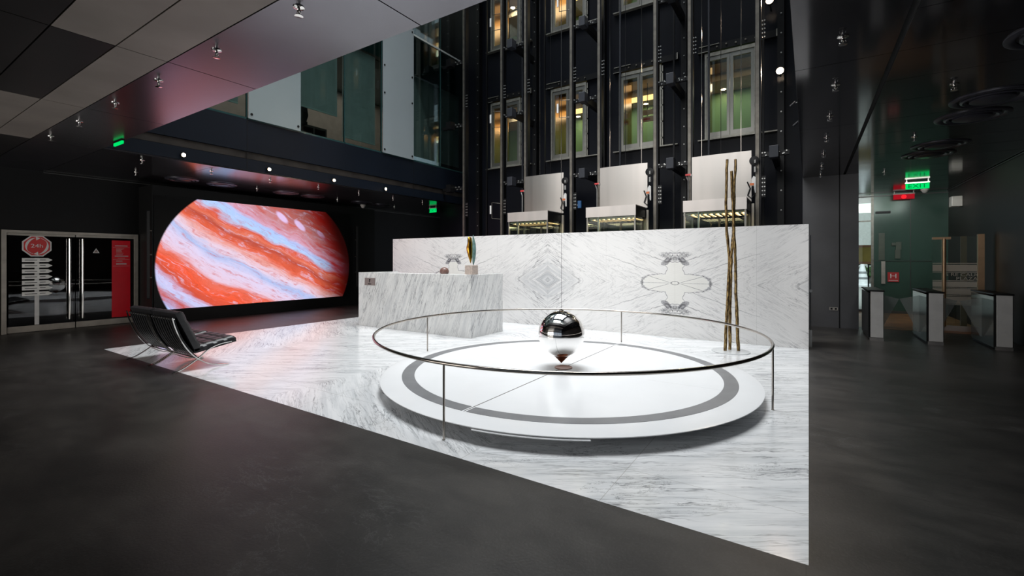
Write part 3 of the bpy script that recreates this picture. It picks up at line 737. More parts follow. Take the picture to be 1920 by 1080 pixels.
# lift cars
def lift_car(x0, label):
    x1 = x0+1.26; y0, y1 = 10.5, 11.40; zt = 2.86
    t = thing('lift_car', ((x0+x1)/2, 10.95, 0), label, 'elevator', 'glass lift cars')
    B(x0, y0, .0, x1, y1, .12).build('car_floor', M_steel, t)
    MB().box(x0, y0, 2.61, x1, y0+.02, zt).box(x0, y0+.02, zt-.02, x1, y1, zt).build('roof_fascia', M_steelh, t)
    MB().box(x1-.02, y0+.02, 2.61, x1, y1, zt-.02).box(x0, y0+.02, 2.61, x0+.02, y1, zt-.02).build('roof_side', M_blk, t)
    # back panel: slightly bowed brushed sheet
    rings = []
    n = 14
    for k in range(n+1):
        u = k/n; xx = x0+.0+1.26*u; bow = .016*math.sin(PI*u)
        rings.append([(xx, y1+.02-bow, 2.87), (xx, y1+.05-bow, 2.87), (xx, y1+.05-bow*1.6, 4.0), (xx, y1+.02-bow*1.6, 4.0)])
    MB().ring_loft(rings).build('back_panel', M_steel, t, True)
    gw = MB().box(x0+.05, y0+.02, .12, x1-.05, y0+.03, 2.61).box(x1-.04, y0+.05, .12, x1-.03, y1-.05, 2.61).box(x0+.03, y0+.05, .12, x0+.04, y1-.05, 2.61)
    gw.build('glass_wall', M_gl, t)
    for (a, b) in ((x0+.01, y0+.02), (x0+.30, y0+.03), (x1-.045, y0+.02), (x0+.01, y1-.06), (x1-.045, y1-.06)):
        B(a, b, .12, a+.035, b+.035, 2.61).build('corner_post', M_frame, t)
    # slatted ceiling with warm lights between slats
    cl = B(x0+.05, y0+.06, 2.56, x1-.05, y1-.06, 2.60).build('car_ceiling', M_soffit, t)
    mm = MB(); ml = MB()
    for k in range(9):
        xx = x0+.10+k*.125; mm.box(xx, y0+.07, 2.53, xx+.05, y1-.07, 2.56); ml.box(xx+.065, y0+.12, 2.545, xx+.105, y1-.12, 2.557)
    build_split(mm, 'ceiling_slat', M_frame, cl); build_split(ml, 'ceiling_lamp', M_strip_l, cl)
    B(x0+.08, y1-.10, .12, x1-.08, y1-.08, 2.5).build('rear_door', M_gll, t)
    B(x0+.6, y1-.12, .12, x0+.64, y1-.10, 2.5).build('door_stile', M_blk, t)
    # safety gear and cable gear at the right shoulder
    sg = MB().prism([(x1-.07, 3.06), (x1+.0, 3.10), (x1+.0, 3.2), (x1+.05, 3.2), (x1+.05, 3.05), (x1+.085, 3.05), (x1+.085, 3.40), (x1+.04, 3.43), (x1-.01, 3.34), (x1-.07, 3.42)], 'y', y1+.03, y1+.05)
    sg = sg.build('safety_gear', M_signg, t)
    MB().lathe([(.05, 0), (.10, .01), (.10, .04), (.05, .05)], (x1+.06, y1-.03, 3.76), 20, 'y').build('pulley', M_blk, sg, True)
    mm = MB()
    mm.box(x1-.03, y1+.01, 3.22, x1+.05, y1+.029, 3.27); mm.build('orange_tag', plain('orange', (.6, .16, .05, 1), .5), sg)
    MB().tube([(x1-.08, y1, 3.3), (x1-.02, y1-.02, 3.15), (x1-.07, y1-.02, 3.0), (x1+.0, y1-.02, 2.93), (x1+.07, y1-.02, 3.0), (x1+.03, y1-.02, 3.2)], .014, 6).build('cable', M_blk, sg, True)
    mm = MB().cyl((x1+.08, y1-.03, 3.5), .03, .12).cyl((x1+.08, y1-.03, 3.7), .025, .07).box(x0-.02, y1-.02, 3.55, x0-.005, y1+.02, 3.6)
    mm.tube([(x0-.12, y1, 3.55), (x0-.08, y1, 3.45), (x0-.08, y1, 2.75)], .015, 6); build_split(mm, 'fitting', M_bolt, sg)
    MB().box(x0-.14, y1-.02, 3.57, x0-.02, y1+.03, 3.61).build('red_clamp', M_signred, sg)
    B(x1+.015, y1-.12, .0, x1+.065, y1-.06, 2.80).build('side_stile', M_steeld, t)
    l = bpy.data.lights.new('car_lamp', 'AREA'); l.energy = 14; l.color = (1, .75, .45); l.size = .8
    lo = bpy.data.objects.new('car_lamp', l); COL.objects.link(lo); lo.location = ((x0+x1)/2, 10.95, 2.5)
    return t
lift_car(-6.99, 'glass lift car with stainless back panel, left of the three')
lift_car(-4.65, 'glass lift car with stainless back panel, middle of the three')
lift_car(-2.33, 'glass lift car with stainless back panel, rightmost, behind the bronze stalks')
t = thing('blue_box', (-5.3, YR, 2.98), 'small blue box on the rail between left and middle lift cars', 'box')
B(-5.31, YR-.06, 2.98, -5.21, YR-.0, 3.18).build('box_body', plain('signal_blue', (.01, .08, .22, 1), .4), t, bevel=.004)
B(-5.453, YR+.0, 3.06, -5.30, YR+.02, 3.09).build('mount', M_rail, t)

# shaft lamps
def shaft_lamp(x, y, z, label, power):
    t = thing('shaft_floodlight', (x, y, z), label, 'floodlight', 'bright floodlights at the shaft edge')
    MB().lathe([(.03, .10), (.075, .09), (.085, -.02), (.08, -.03), (.07, -.02)], (x, y, z), 20, 'y', cap=False).build('housing', M_blk, t, True)
    MB().lathe([(.001, -.075), (.04, -.06), (.062, -.03), (.062, 0), (.02, .02)], (x, y, z), 20, 'y').build('lamp', M_lite2, t, True)
    MB().box(x-.015, y+.09, z-.02, x+.015, YB-.001, z+.02).build('arm', M_blk, t)
    spot('flood', (x, y-.12, z), (x-1.5, 4.0, 0), power, 120, (1, .8, .6), .06)
shaft_lamp(-.56, 12.3, 5.96, 'bright warm floodlight right of the lift shaft, the lower one', 60)
shaft_lamp(-.77, 12.3, 7.66, 'bright warm floodlight at the top edge of the picture', 60)
for k, (x, z) in enumerate(((-.30, 5.05), (-.24, 4.60))):
    t = thing('shaft_camera', (x, 12.0, z), 'small dark bracket camera at the shaft\'s right edge, %s' % ['upper', 'lower'][k], 'camera')
    MB().tube([(x-.05, 12.0, z-.04), (x+.05, 12.0, z+.05)], .025, 8).build('body', M_blue, t)
    MB().box(x+.04, 11.99, z+.02, -.121, 12.01, z+.04).build('mount', M_bolt, t)

# ------------------------------------------------------------------ marble wall, desk
t = B(-10.4, 9.44, 0, 0, 9.60, 2.18).build('marble_partition', M_mwall)
tag(t, 'long white book-matched marble partition behind the reception desk', 'partition')
t = thing('reception_desk', (-7.3, 7.65, 0), 'white veined marble reception desk in front of the partition', 'desk')
dx0, dx1, dy0, dy1, dz = -9.0, -5.6, 7.10, 8.22, 1.263
MB().box(dx0, dy0, 0, dx1, dy0+.30, dz).box(dx1-.14, dy0+.30, 0, dx1, dy1, dz).box(dx0, dy0+.30, 0, dx0+.14, dy1, dz).build('body', M_mdesk, t, bevel=.004)
B(dx0+.14, dy0+.30, .72, dx1-.14, dy1-.1, .76).build('worktop', M_mdesk, t)
pl = B(-8.77, dy0-.008, .965, -8.41, dy0, 1.135).build('plaque', plain('taupe_plate', (.30, .25, .24, 1), .4, .3), t)
mm = MB().cyl((-8.59, dy0-.010, 1.095), .022, .003, 'y', 16).box(-8.612, dy0-.011, 1.035, -8.602, dy0-.008, 1.085).box(-8.602, dy0-.011, 1.045, -8.58, dy0-.008, 1.06).box(-8.602, dy0-.011, 1.03, -8.592, dy0-.008, 1.04)
mm.box(-8.65, dy0-.011, .99, -8.54, dy0-.008, 1.004); mm.box(-8.64, dy0-.011, 1.0, -8.60, dy0-.008, 1.010)
mm.build('pictogram', M_dark, pl)
# desk objects
t = thing('bronze_sculpture', (-5.73, 7.28, dz), 'split gold and green bronze sculpture on a stone cube on the desk', 'sculpture')
B(-5.825, 7.19, dz, -5.635, 7.38, dz+.185).build('stone_base', M_stone, t, bevel=.003)
def leaf(cx, cy, z0, z1, prof, name, mat, thick):
    rings = []
    for f_, xl, xr in prof:
        z = z0+(z1-z0)*f_
        L = []
        for k in range(16):
            a = 2*PI*k/16; xm = (xl+xr)/2; hw = (xr-xl)/2
            L.append((cx+xm+hw*math.cos(a), cy+thick*(hw/.06+.2)*math.sin(a)*.6 + .02*math.cos(a*2)*hw/.06, z))
        rings.append(L)
    MB().ring_loft(rings).build(name, mat, t, True)
leaf(-5.745, 7.28, dz+.225, dz+.76, [(0, -.005, .005), (.1, -.03, .012), (.3, -.08, .03), (.5, -.115, .035), (.6, -.12, .03), (.75, -.09, .025), (.95, -.085, .012), (1, -.07, -.01)], 'gold_wing', M_gold, .035)
leaf(-5.69, 7.30, dz+.185, dz+.80, [(0, -.004, .004), (.1, -.03, .02), (.3, -.04, .045), (.5, -.035, .055), (.7, -.035, .045), (.85, -.03, .02), (.94, -.018, .004), (1, -.012, -.006)], 'green_wing', M_verd, .03)
t = MB().lathe([(.001, 0)]+[(.098*math.sin(PI*(.30+.70*k/14)), .052-.088*math.cos(PI*(.30+.70*k/14))) for k in range(14)]+[(.001, .14)], (-6.47, 7.3, dz), 28).build('stone_egg', M_egg, None, True)
tag(t, 'brown rounded stone ball on top of the marble desk', 'ornament')

# ------------------------------------------------------------------ Foucault pendulum
CX, CY = -2.68, 5.34
t = thing('pendulum_platform', (CX, CY, 0), 'low round white platform with grey ring under the pendulum', 'platform')
MB().lathe([(1.95, 0), (1.95, .085)], (CX, CY, 0), 96).build('plinth', plain('plinth_grey', (.5, .5, .5, 1), .5), t, True)
MB().lathe([(1.9, .085), (2.14, .095), (2.285, .118), (2.30, .126), (2.30, .132), (2.285, .136), (2.05, .150), (1.9, .150)], (CX, CY, 0), 160).build('disc', M_white, t, True)
mm = MB()
def arc_ring(mm, r0, r1, z0, z1, a0, a1, n=70):
    rings = []
    for k in range(n+1):
        a = a0+(a1-a0)*k/n; c_, s_ = math.cos(a), math.sin(a)
        rings.append([(CX+r0*c_, CY+r0*s_, z0), (CX+r1*c_, CY+r1*s_, z0), (CX+r1*c_, CY+r1*s_, z1), (CX+r0*c_, CY+r0*s_, z1)])
    mm.ring_loft(rings)
gp = .012
arc_ring(mm, 1.90, 2.05, .149, .1525, PI/2+gp, 3*PI/2-gp); arc_ring(mm, 1.90, 2.05, .149, .1525, -PI/2+gp, PI/2-gp)
mm.build('grey_ring', M_grey, t)
MB().box(CX-.005, CY-2.05, .1500, CX+.005, CY-.12, .1512).box(CX-.005, CY+.12, .1500, CX+.005, CY+2.05, .1512).build('centre_line', plain('joint_dark', (.10, .09, .08, 1), .6), t)
MB().box(CX-2.04, CY-.003, .1501, CX-.14, CY+.003, .1503).box(CX+.14, CY-.0015, .1501, CX+2.04, CY+.0015, .1503).build('cross_line', plain('joint_pale', (.6, .6, .6, 1), .6), t)
MB().lathe([(.001, .150), (.085, .152), (.115, .158), (.115, .150)], (CX, CY, 0), 28).build('centre_cup', M_copper, t, True)
# lip seen along the front
mm = MB(); arc_ring(mm, 2.20, 2.315, .108, .116, math.radians(-83), math.radians(-58), 40); mm.build('lip', M_white, t)
# railing
t = thing('ring_railing', (CX, CY, 0), 'circular steel handrail on four thin posts around the pendulum', 'railing')
RR, RZ = 2.37, .66
MB().tube([(CX+RR*math.cos(2*PI*k/160), CY+RR*math.sin(2*PI*k/160), RZ) for k in range(160)], .0165, 10, True).build('handrail', M_railc, t, True)
for a in (-89.0, 2.0, 91.5, 181.0):
    a = math.radians(a); px, py = CX+(RR)*math.cos(a), CY+(RR)*math.sin(a)
    MB().cyl((px, py, 0), .0105, RZ-.012, 'z', 10).cyl((px, py, 0), .014, .006, 'z', 12).build('post', M_railc, t, True)
# bob
bx, by, bz = CX-.03, CY+.0, .59
t = thing('pendulum', (bx, by, bz), 'mirror-polished pendulum ball with copper tip hanging over the platform', 'pendulum')
prof = [(.301*math.sin(PI*k/40), -.301*math.cos(PI*k/40)) for k in range(1, 40)]
MB().lathe([(.001, -.301)]+prof+[(.001, .301)], (bx, by, bz), 64).build('ball', M_mirror, t, True)
MB().lathe([(.105, -.283), (.085, -.30), (.04, -.345), (.012, -.372), (.002, -.385)], (bx, by, bz), 32).build('tip', M_copper, t, True)
MB().lathe([(.03, .296), (.03, .308), (.008, .32)], (bx, by, bz), 24).build('cap', M_railc, t, True)
MB().tube([(bx, by, bz+.31), (bx, by, 13.99)], .0018, 6).build('wire', M_blk, t)

# ------------------------------------------------------------------ bronze stalks
t = thing('bronze_stalks', (-1.11, 8.5, 0), 'three tall gilded bronze stalks on a round white base', 'sculpture')
MB().lathe([(.30, 0), (.30, .012), (.29, .015)], (-1.11, 8.5, 0), 48).build('base_plate', plain('base_plate_pale', (.70, .72, .73, 1), .25, .3), t, True)
R_ = Vector((.8377, .546, 0)); F_ = Vector((-.546, .8377, 0))
def stalk(px, off, name='stalk'):
    # px: list of (pixel x, pixel y) along the stalk, off: depth offsets
    pts = []
    for (u, v), dd in zip(px, off):
        d = 7.73+dd; p = F_*d + R_*(d*(u-960)/853); pts.append((p.x, p.y, H+(488-v)/853*d))
    P = []
    for i in range(len(pts)-1):
        a, b = Vector(pts[i]), Vector(pts[i+1]); n = max(2, int((b-a).length/.08))
        for k in range(n): P.append(a.lerp(b, k/n))
    P.append(Vector(pts[-1]))
    P = [p+Vector((random.uniform(-.004, .004), random.uniform(-.004, .004), 0)) for p in P]
    P[0].z = .014
    n = len(P)
    MB().tube(P, .02, 10, rs=[(.0265-.006*i/n)*random.uniform(.9, 1.1) for i in range(n)]).build(name, M_st, t, True)
def mat_stalk():
    s = NT('gilded_bronze'); x, y, z = s.xyz()
    nz = s.noise(s.vec(s.M('MULTIPLY', x, 40), s.M('MULTIPLY', y, 40), s.M('MULTIPLY', z, 12)), 1, 5, .65)
    col = s.mix(s.ss(nz, .4, .62), (.12, .075, .035, 1), (.52, .36, .15, 1))
    s.bsdf(col, .38, .85, .5, bump=nz, bstr=.6); return s.m
M_st = mat_stalk()
stalk([(1359.5, 656), (1364, 560), (1368, 490), (1362, 430), (1361, 370), (1363, 299)], [0, .03, .05, 0, 0, 0])
stalk([(1368, 653), (1369, 560), (1371, 480), (1375, 430), (1376, 370), (1379, 299)], [.1, .08, .0, .04, .06, .08])
stalk([(1384, 657), (1380, 560), (1378, 470), (1376, 440), (1374, 390), (1371, 321)], [.0, .03, -.04, -.05, -.05, -.06])

# ------------------------------------------------------------------ lounge chairs
def curve_pts(ctrl, n=24):
    # Catmull-Rom through control points
    P = [Vector(c) for c in ctrl]; P = [2*P[0]-P[1]] + P + [2*P[-1]-P[-2]]; out = []
    segs = len(P)-3
    for i in range(segs):
        p0, p1, p2, p3 = P[i:i+4]; m_ = max(2, n//segs)
        for k in range(m_):
            u = k/m_
            out.append(.5*((2*p1)+(-p0+p2)*u+(2*p0-5*p1+4*p2-p3)*u*u+(-p0+3*p1-3*p2+p3)*u**3))
    out.append(P[-2]); return out
def cushion(M, w, l, th, nx, ny):
    """tufted cushion: local u in [0,w], v in [0,l], bulging in +n; M maps (u,v,n) to world"""
    NX, NY = nx*8, ny*8; bm = bmesh.new()
    def top(i, j):
        u, v = i/NX, j/NY
        fu = abs(math.sin(PI*u*nx)); fv = abs(math.sin(PI*v*ny))
        edge = min(min(u, 1-u)*w, min(v, 1-v)*l); er = min(1, edge/.035)
        return th*(.80+.10*(fu*fv)**.3)*(.75+.25*math.sqrt(er)) + .012*er
    T = [[bm.verts.new(M @ Vector((i/NX*w, j/NY*l, top(i, j)))) for j in range(NY+1)] for i in range(NX+1)]
    Bt = [[bm.verts.new(M @ Vector((i/NX*w, j/NY*l, 0))) for j in range(NY+1)] for i in range(NX+1)]
    for i in range(NX):
        for j in range(NY):
            bm.faces.new([T[i][j], T[i+1][j], T[i+1][j+1], T[i][j+1]]); bm.faces.new([Bt[i][j], Bt[i][j+1], Bt[i+1][j+1], Bt[i+1][j]])
    for i in range(NX):
        bm.faces.new([T[i][0], Bt[i][0], Bt[i+1][0], T[i+1][0]]); bm.faces.new([T[i][NY], T[i+1][NY], Bt[i+1][NY], Bt[i][NY]])
    for j in range(NY):
        bm.faces.new([T[0][j], T[0][j+1], Bt[0][j+1], Bt[0][j]]); bm.faces.new([T[NX][j], Bt[NX][j], Bt[NX][j+1], T[NX][j+1]])
    m_ = MB(); m_.bm.free(); m_.bm = bm; return m_
def lounge_chair(x0, y0, label):
    W = .82; x1 = x0+W
    t = thing('lounge_chair', (x0+W/2, y0+.35, 0), label, 'chair', 'black leather lounge chairs side by side')
    back = [(0, .0, .765), (0, .035, .62), (0, .10, .45), (0, .19, .29), (0, .31, .155), (0, .48, .05), (0, .715, .006)]
    seat = [(0, .0, .006), (0, .13, .045), (0, .31, .155), (0, .45, .265), (0, .60, .32), (0, .76, .335)]
    for xx in (x0+.012, x1-.012):
        fr = MB().strap([(p.x+xx, p.y+y0, p.z) for p in curve_pts(back, 30)], (1, 0, 0), .024, .013)
        fr.build('back_leg_frame', M_chrome, t, True)
        MB().strap([(p.x+xx, p.y+y0, p.z) for p in curve_pts(seat, 30)], (1, 0, 0), .022, .012).build('seat_leg_frame', M_chrome, t, True)
    B(x0+.02, y0+.29, .165, x1-.02, y0+.325, .177).build('cross_bar', M_chrome, t)
    B(x0+.02, y0+.02, .735, x1-.02, y0+.035, .75).build('top_bar', M_chrome, t)
    # leather straps on the back and under the seat
    for k in range(9):
        xx = x0+.07+k*(W-.14)/8
        pts = [(xx, p.y+y0+.022, p.z) for p in curve_pts([(0, .0, .755), (0, .04, .62), (0, .105, .45), (0, .195, .30), (0, .29, .185)], 12)]
        st_ = MB().strap(pts, (1, 0, 0), .046, .006).build('strap', M_leather, t)
        MB().lathe([(.007, 0), (.006, -.004)], (xx, y0+.016, .735), 8, 'y').build('stud', M_bolt, st_)
    # back cushion
    a = math.atan2(.46, -.215)
    org = Vector((x0+.015, y0+.285, .255)); du = Vector((1, 0, 0)); dv = Vector((0, -.235, .53)).normalized(); dn = dv.cross(du)*-1
    dn = Vector((0, dv.z, -dv.y))
    M = Matrix(((du.x, dv.x, dn.x, org.x), (du.y, dv.y, dn.y, org.y), (du.z, dv.z, dn.z, org.z), (0, 0, 0, 1)))
    cushion(M, W-.03, .615, .105, 5, 4).build('back_cushion', M_leather, t, True)
    # backing sheet
    MB().strap([(x0+W/2, y0+.036+p.y, p.z) for p in curve_pts([(0, .0, .755), (0, .04, .62), (0, .105, .45), (0, .195, .30), (0, .255, .235)], 12)], (1, 0, 0), W-.10, .006).build('back_sling', M_leather, t)
    org = Vector((x0+.015, y0+.28, .235)); dv = Vector((0, .52, .085)).normalized(); dn = Vector((0, -dv.z, dv.y))
    M = Matrix(((1, dv.x, dn.x, org.x), (0, dv.y, dn.y, org.y), (0, dv.z, dn.z, org.z), (0, 0, 0, 1)))
    sc = cushion(M, W-.03, .56, .10, 4, 4).build('seat_cushion', M_leather, t, True)
    mm = MB()
    for i in range(1, 4):
        for j in range(1, 4):
            c_ = M @ Vector(((W-.03)*i/4, .56*j/4, .068)); mm.lathe([(.011, 0), (.008, .006), (.001, .008)], tuple(c_), 10)
    mm.build('button', M_leather, sc, True)
    mm = MB().strap([(x0+W/2, y0+.33, .248), (x0+W/2, y0+.74, .318)], (1, 0, 0), W-.08, .008); mm.build('seat_sling', M_leather, t)
    return t
lounge_chair(-8.91, 2.66, 'black leather lounge chair on crossed steel legs, left of the pair')
lounge_chair(-8.06, 2.66, 'black leather lounge chair on crossed steel legs, right of the pair')

# ------------------------------------------------------------------ display wall
SX = -13.3
struct(B(XL, 4.46, 0, SX, 11.2, 3.38).build('wall_display', M_black))
t = thing('video_wall', (SX+.03, 7.3, 1.35), 'large glowing screen showing a swirling red planet', 'screen')
B(SX+.001, 4.44+.3, .28, SX+.012, 10.3, 3.16).build('bezel', M_dark, t)
o = B(SX+.013, 4.50, .33, SX+.02, 10.14, 3.13).build('screen', M_screen, t)
# texture space of the screen: origin of the parent thing
o.location = (0, 0, 0)
for k, (yy, lab) in enumerate(((4.36, 'slim black column speaker left of the planet screen'), (10.25+.1, 'slim black column speaker right of the planet screen'))):
    xw = XL if k == 0 else SX
    xx = xw+.10
    z0, z1 = .62, 2.75
    if k == 0: yy = 4.375; xx = -13.27
    t = thing('column_speaker', (xx, yy, z0), lab, 'speaker')
    B(xx-.022, yy-.035, z0, xx+.022, yy+.035, z1).build('enclosure', M_blk, t, bevel=.01)
    B(xx+.022, yy-.026, z0+.02, xx+.025, yy+.026, z1-.02).build('grille', plain('grille_grey', (.03, .03, .03, 1), .6), t)
    for zz in (z0+.5, z0+1.05, z1-.5):
        (B(xx-.02, yy+.035, zz, xx-.01, 4.459, zz+.03) if k == 0 else B(xw+.001, yy-.02, zz, xx-.03, yy+.02, zz+.03)).build('bracket', M_rail, t)


# ------------------------------------------------------------------ double glass doors, left wall
XD = XL+.02
t = thing('double_glass_door', (XD, 3.28, 0), 'double glass door in a steel frame left of the lounge chairs', 'door')
MB().box(XL-.05, 2.13, 0, XD+.03, 2.20, 2.19).box(XL-.05, 4.36, 0, XD+.03, 4.43, 2.19).box(XL-.05, 2.20, 2.13, XD+.03, 4.36, 2.19).build('frame', M_steeld, t)
for k, (a, b) in enumerate(((2.205, 3.265), (3.285, 4.355))):
    lf_ = MB().box(XL-.03, a, .01, XD+.01, b, .14).box(XL-.03, a, 2.08, XD+.01, b, 2.125).build('door_leaf', M_steeld, t)
    MB().box(XL-.012, a+.03, .14, XL+.0, b-.003, 2.08).box(XL-.03, b-.02 if k == 0 else a, .14, XL+.01, b if k == 0 else a+.02, 2.08).build('glass_pane', M_gldoor, lf_)
    yy = b-.10 if k == 0 else a+.10
    hh = MB().cyl((XD+.07, yy, .22), .020, 1.82, 'z', 14)
    for zz in (.35, 1.9): hh.cyl((XD-.02, yy, zz), .010, .09, 'x', 8)
    hh.build('pull_handle', M_chrome, lf_, True)
    if k == 0:
        oc = [(2.657+.245*math.cos(PI/8+PI/4*i), 1.86+.245*math.sin(PI/8+PI/4*i)) for i in range(8)]
        oi = [(2.657+.218*math.cos(PI/8+PI/4*i), 1.86+.218*math.sin(PI/8+PI/4*i)) for i in range(8)]
        B(XD-.018, 2.62, .15, XD-.014, 2.69, 1.60).build('signpost_graphic', M_signg, lf_)
        mo = MB().prism(oc, 'x', XD-.018, XD-.012).build('octagon_graphic', M_signg, lf_)
        MB().prism(oi, 'x', XD-.012, XD-.010).build('octagon_field', M_signred, mo) if False else MB().prism(oi, 'x', XD-.0125, XD-.009).build('octagon_field', M_signred, lf_)
        text_at('24h', .115, (XD-.008, 2.657, 1.86), MX_EAST, .002, 1.15).build('lettering', M_signg, lf_)
        mm = MB()
        for s_ in (0, PI):
            poly = []
            for i in range(13):
                an = s_+math.radians(100+150*i/12); poly.append((an, .182))
            outer = [(2.657+.182*math.cos(a_), 1.86+.182*math.sin(a_)) for a_, _ in poly]
            wid = [.008+.034*(math.sin(PI*min(1, i/9))) for i in range(13)]
            inner = [(2.657+(.182-w__)*math.cos(a_), 1.86+(.182-w__)*math.sin(a_)) for (a_, _), w__ in zip(poly, wid)]
            for i in range(12):
                mm.prism([outer[i], outer[i+1], inner[i+1], inner[i]], 'x', XD-.009, XD-.006)
            an = s_+math.radians(96); c_, sn = math.cos(an), math.sin(an)
            hx, hz = 2.657+.165*c_, 1.86+.165*sn; tx, tz = sn, -c_
            mm.prism([(hx+c_*.04, hz+sn*.04), (hx-c_*.04, hz-sn*.04), (hx+tx*.07, hz+tz*.07)], 'x', XD-.009, XD-.006)
        mm.build('arrow_graphic', M_signg, lf_)
        for i in range(7):
            zc = 1.555-i*.122
            mm = MB().prism([(2.43, zc-.042), (2.83, zc-.042), (2.90, zc), (2.83, zc+.042), (2.43, zc+.042)], 'x', XD-.014, XD-.010)
            bd = mm.build('direction_board', M_signw, lf_)
            MB().box(XD-.010, 2.47, zc-.008, XD-.009, 2.66, zc+.006).box(XD-.010, 2.70, zc-.004, XD-.009, 2.79, zc+.010).build('board_line', plain('board_ink', (.12, .12, .12, 1), .5), lf_)
    else:
        B(XD-.018, 3.93, .17, XD-.013, 4.285, 2.03).build('red_panel', M_red, lf_)
        mm = MB()
        for zz, ya, yb, h_ in ((1.90, 3.99, 4.23, .022), (1.86, 3.95, 4.27, .005), (1.83, 4.01, 4.16, .007), (1.81, 4.01, 4.13, .007), (1.79, 4.01, 4.11, .007), (1.77, 4.01, 4.12, .007), (1.75, 4.01, 4.12, .007), (1.725, 4.01, 4.15, .007),
                               (1.69, 4.01, 4.14, .010), (1.65, 3.985, 4.245, .022), (1.60, 4.04, 4.18, .008), (1.57, 3.95, 4.27, .005), (1.53, 4.01, 4.13, .018), (1.46, 4.01, 4.21, .032), (1.41, 3.95, 4.27, .005)):
            mm.box(XD-.013, ya, zz-h_/2, XD-.011, yb, zz+h_/2)
        mm.build('panel_print', plain('print_pink', (.62, .45, .45, 1), .5), lf_)
        MB().prism([(3.58, 1.72), (3.70, 1.72), (3.64, 1.83)], 'x', XD-.016, XD-.012).build('warning_triangle', M_signw, lf_)
        MB().prism([(3.602, 1.732), (3.678, 1.732), (3.64, 1.805)], 'x', XD-.012, XD-.010).build('triangle_field', plain('tri_grey', (.3, .22, .2, 1), .5), lf_)
# dark room beyond the doors
struct(MB().box(XL-3.2, 1.6, -.2, XL-.3, 5.0, 0).build('floor_beyond', M_floor))
struct(MB().box(XL-3.2, 1.5, 0, XL-3.1, 5.0, 3).box(XL-3.2, 1.5, 0, XL-.3, 1.6, 3).box(XL-3.2, 5.0, 0, XL-.3, 5.1, 3).box(XL-3.2, 1.5, 3, XL-.3, 5.1, 3.1).build('wall_beyond', M_dark))
# ------------------------------------------------------------------ exit signs
def exit_sign(x, y, z, wd, label, facing, txt, mats, hang=.02):
    t = thing('exit_sign', (x, y, z), label, 'sign')
    if facing == 'front':
        B(x-wd/2, y-.025, z-.03, x+wd/2, y+.025, z).build('mounting_bar', M_plast, t, bevel=.004)
        for sx in (-1, 1): B(x+sx*(wd/2-.03)-.01, y-.015, z, x+sx*(wd/2-.03)+.01, y+.015, CZ).build('hanger', M_plast, t)
        B(x-wd/2+.01, y-.006, z-.17, x+wd/2-.01, y+.002, z-.03).build('panel', mats[0], t)
        if txt: text_at(txt, .135, (x, y-.008, z-.10), MX_FRONT, .001, 1.3).build('lettering', mats[1], t)
        else: MB().cyl((x, y-.008, z-.10), .06, .002, 'y', 16).build('glow_spot', mats[1], t)
    else:
        B(x-wd/2, y-.02, z-.015, x+wd/2, y+.02, CZ).build('mounting_bar', M_blk, t)
        B(x-wd/2+.01, y-.012, z-.06, x+wd/2-.01, y+.012, z-.015).build('panel', mats[0], t)
exit_sign(2.22, 14.7, CZ-.04, .46, 'green lit EXIT sign hung from the right-hand ceiling', 'front', 'EXIT', (M_exitg, M_exitd))
exit_sign(2.27, 16.95, CZ-.04, .48, 'red lit sign above the green glass wall', 'front', '', (M_exitr2, M_exitr))
exit_sign(-11.45, 12.3, CZ-.04, .36, 'green lit EXIT sign at the dark corridor left of the lifts', 'front', 'EXIT', (M_exitg, M_exitd))
exit_sign(-9.45, 2.72, CZ-.005, .40, 'green sign seen edge-on under the left soffit', 'side', '', (M_exitg,))

# ------------------------------------------------------------------ ceiling fittings
def ceiling_diffuser(x, y, r, label, grp):
    t = thing('ceiling_diffuser', (x, y, CZ), label, 'air diffuser', grp)
    z = CZ
    MB().lathe([(r, .0), (r, -.012), (r*.93, -.022), (r*.86, -.022), (r*.80, -.006), (r*.80, 0)], (x, y, z), 48, cap=False).build('rim', M_glossr, t, True)
    MB().lathe([(r*.74, -.0), (r*.74, -.02), (r*.68, -.03), (r*.60, -.012), (r*.60, 0)], (x, y, z), 48, cap=False).build('middle_ring', M_glossr, t, True)
    MB().lathe([(r*.52, 0), (r*.52, -.03), (r*.40, -.045), (.01, -.05)], (x, y, z), 48, cap=False).build('centre_cone', M_glossr, t, True)
M_glossr = plain('diffuser_lacquer', (.035, .035, .045, 1), .3, .4, .5)
rn = ['nearest, at the right picture edge', 'second', 'third', 'fourth', 'fifth', 'farthest']
for k, (x, y) in enumerate(((1.83, 5.75), (1.84, 7.7), (1.85, 8.56), (1.86, 10.4), (1.84, 11.2))):
    ceiling_diffuser(x, y, .38, 'round black ceiling diffuser on the right, %s from the camera' % ['nearest', 'second', 'third', 'fourth', 'farthest'][k], 'round diffusers in the right ceiling')
for k, y in enumerate((4.85, 5.74, 7.45, 8.3, 10.1, 10.95)):
    ceiling_diffuser(-12.65, y, .34, 'round ceiling diffuser before the planet screen, %s from left' % ['first', 'second', 'third', 'fourth', 'fifth', 'sixth'][k], 'round diffusers before the screen')
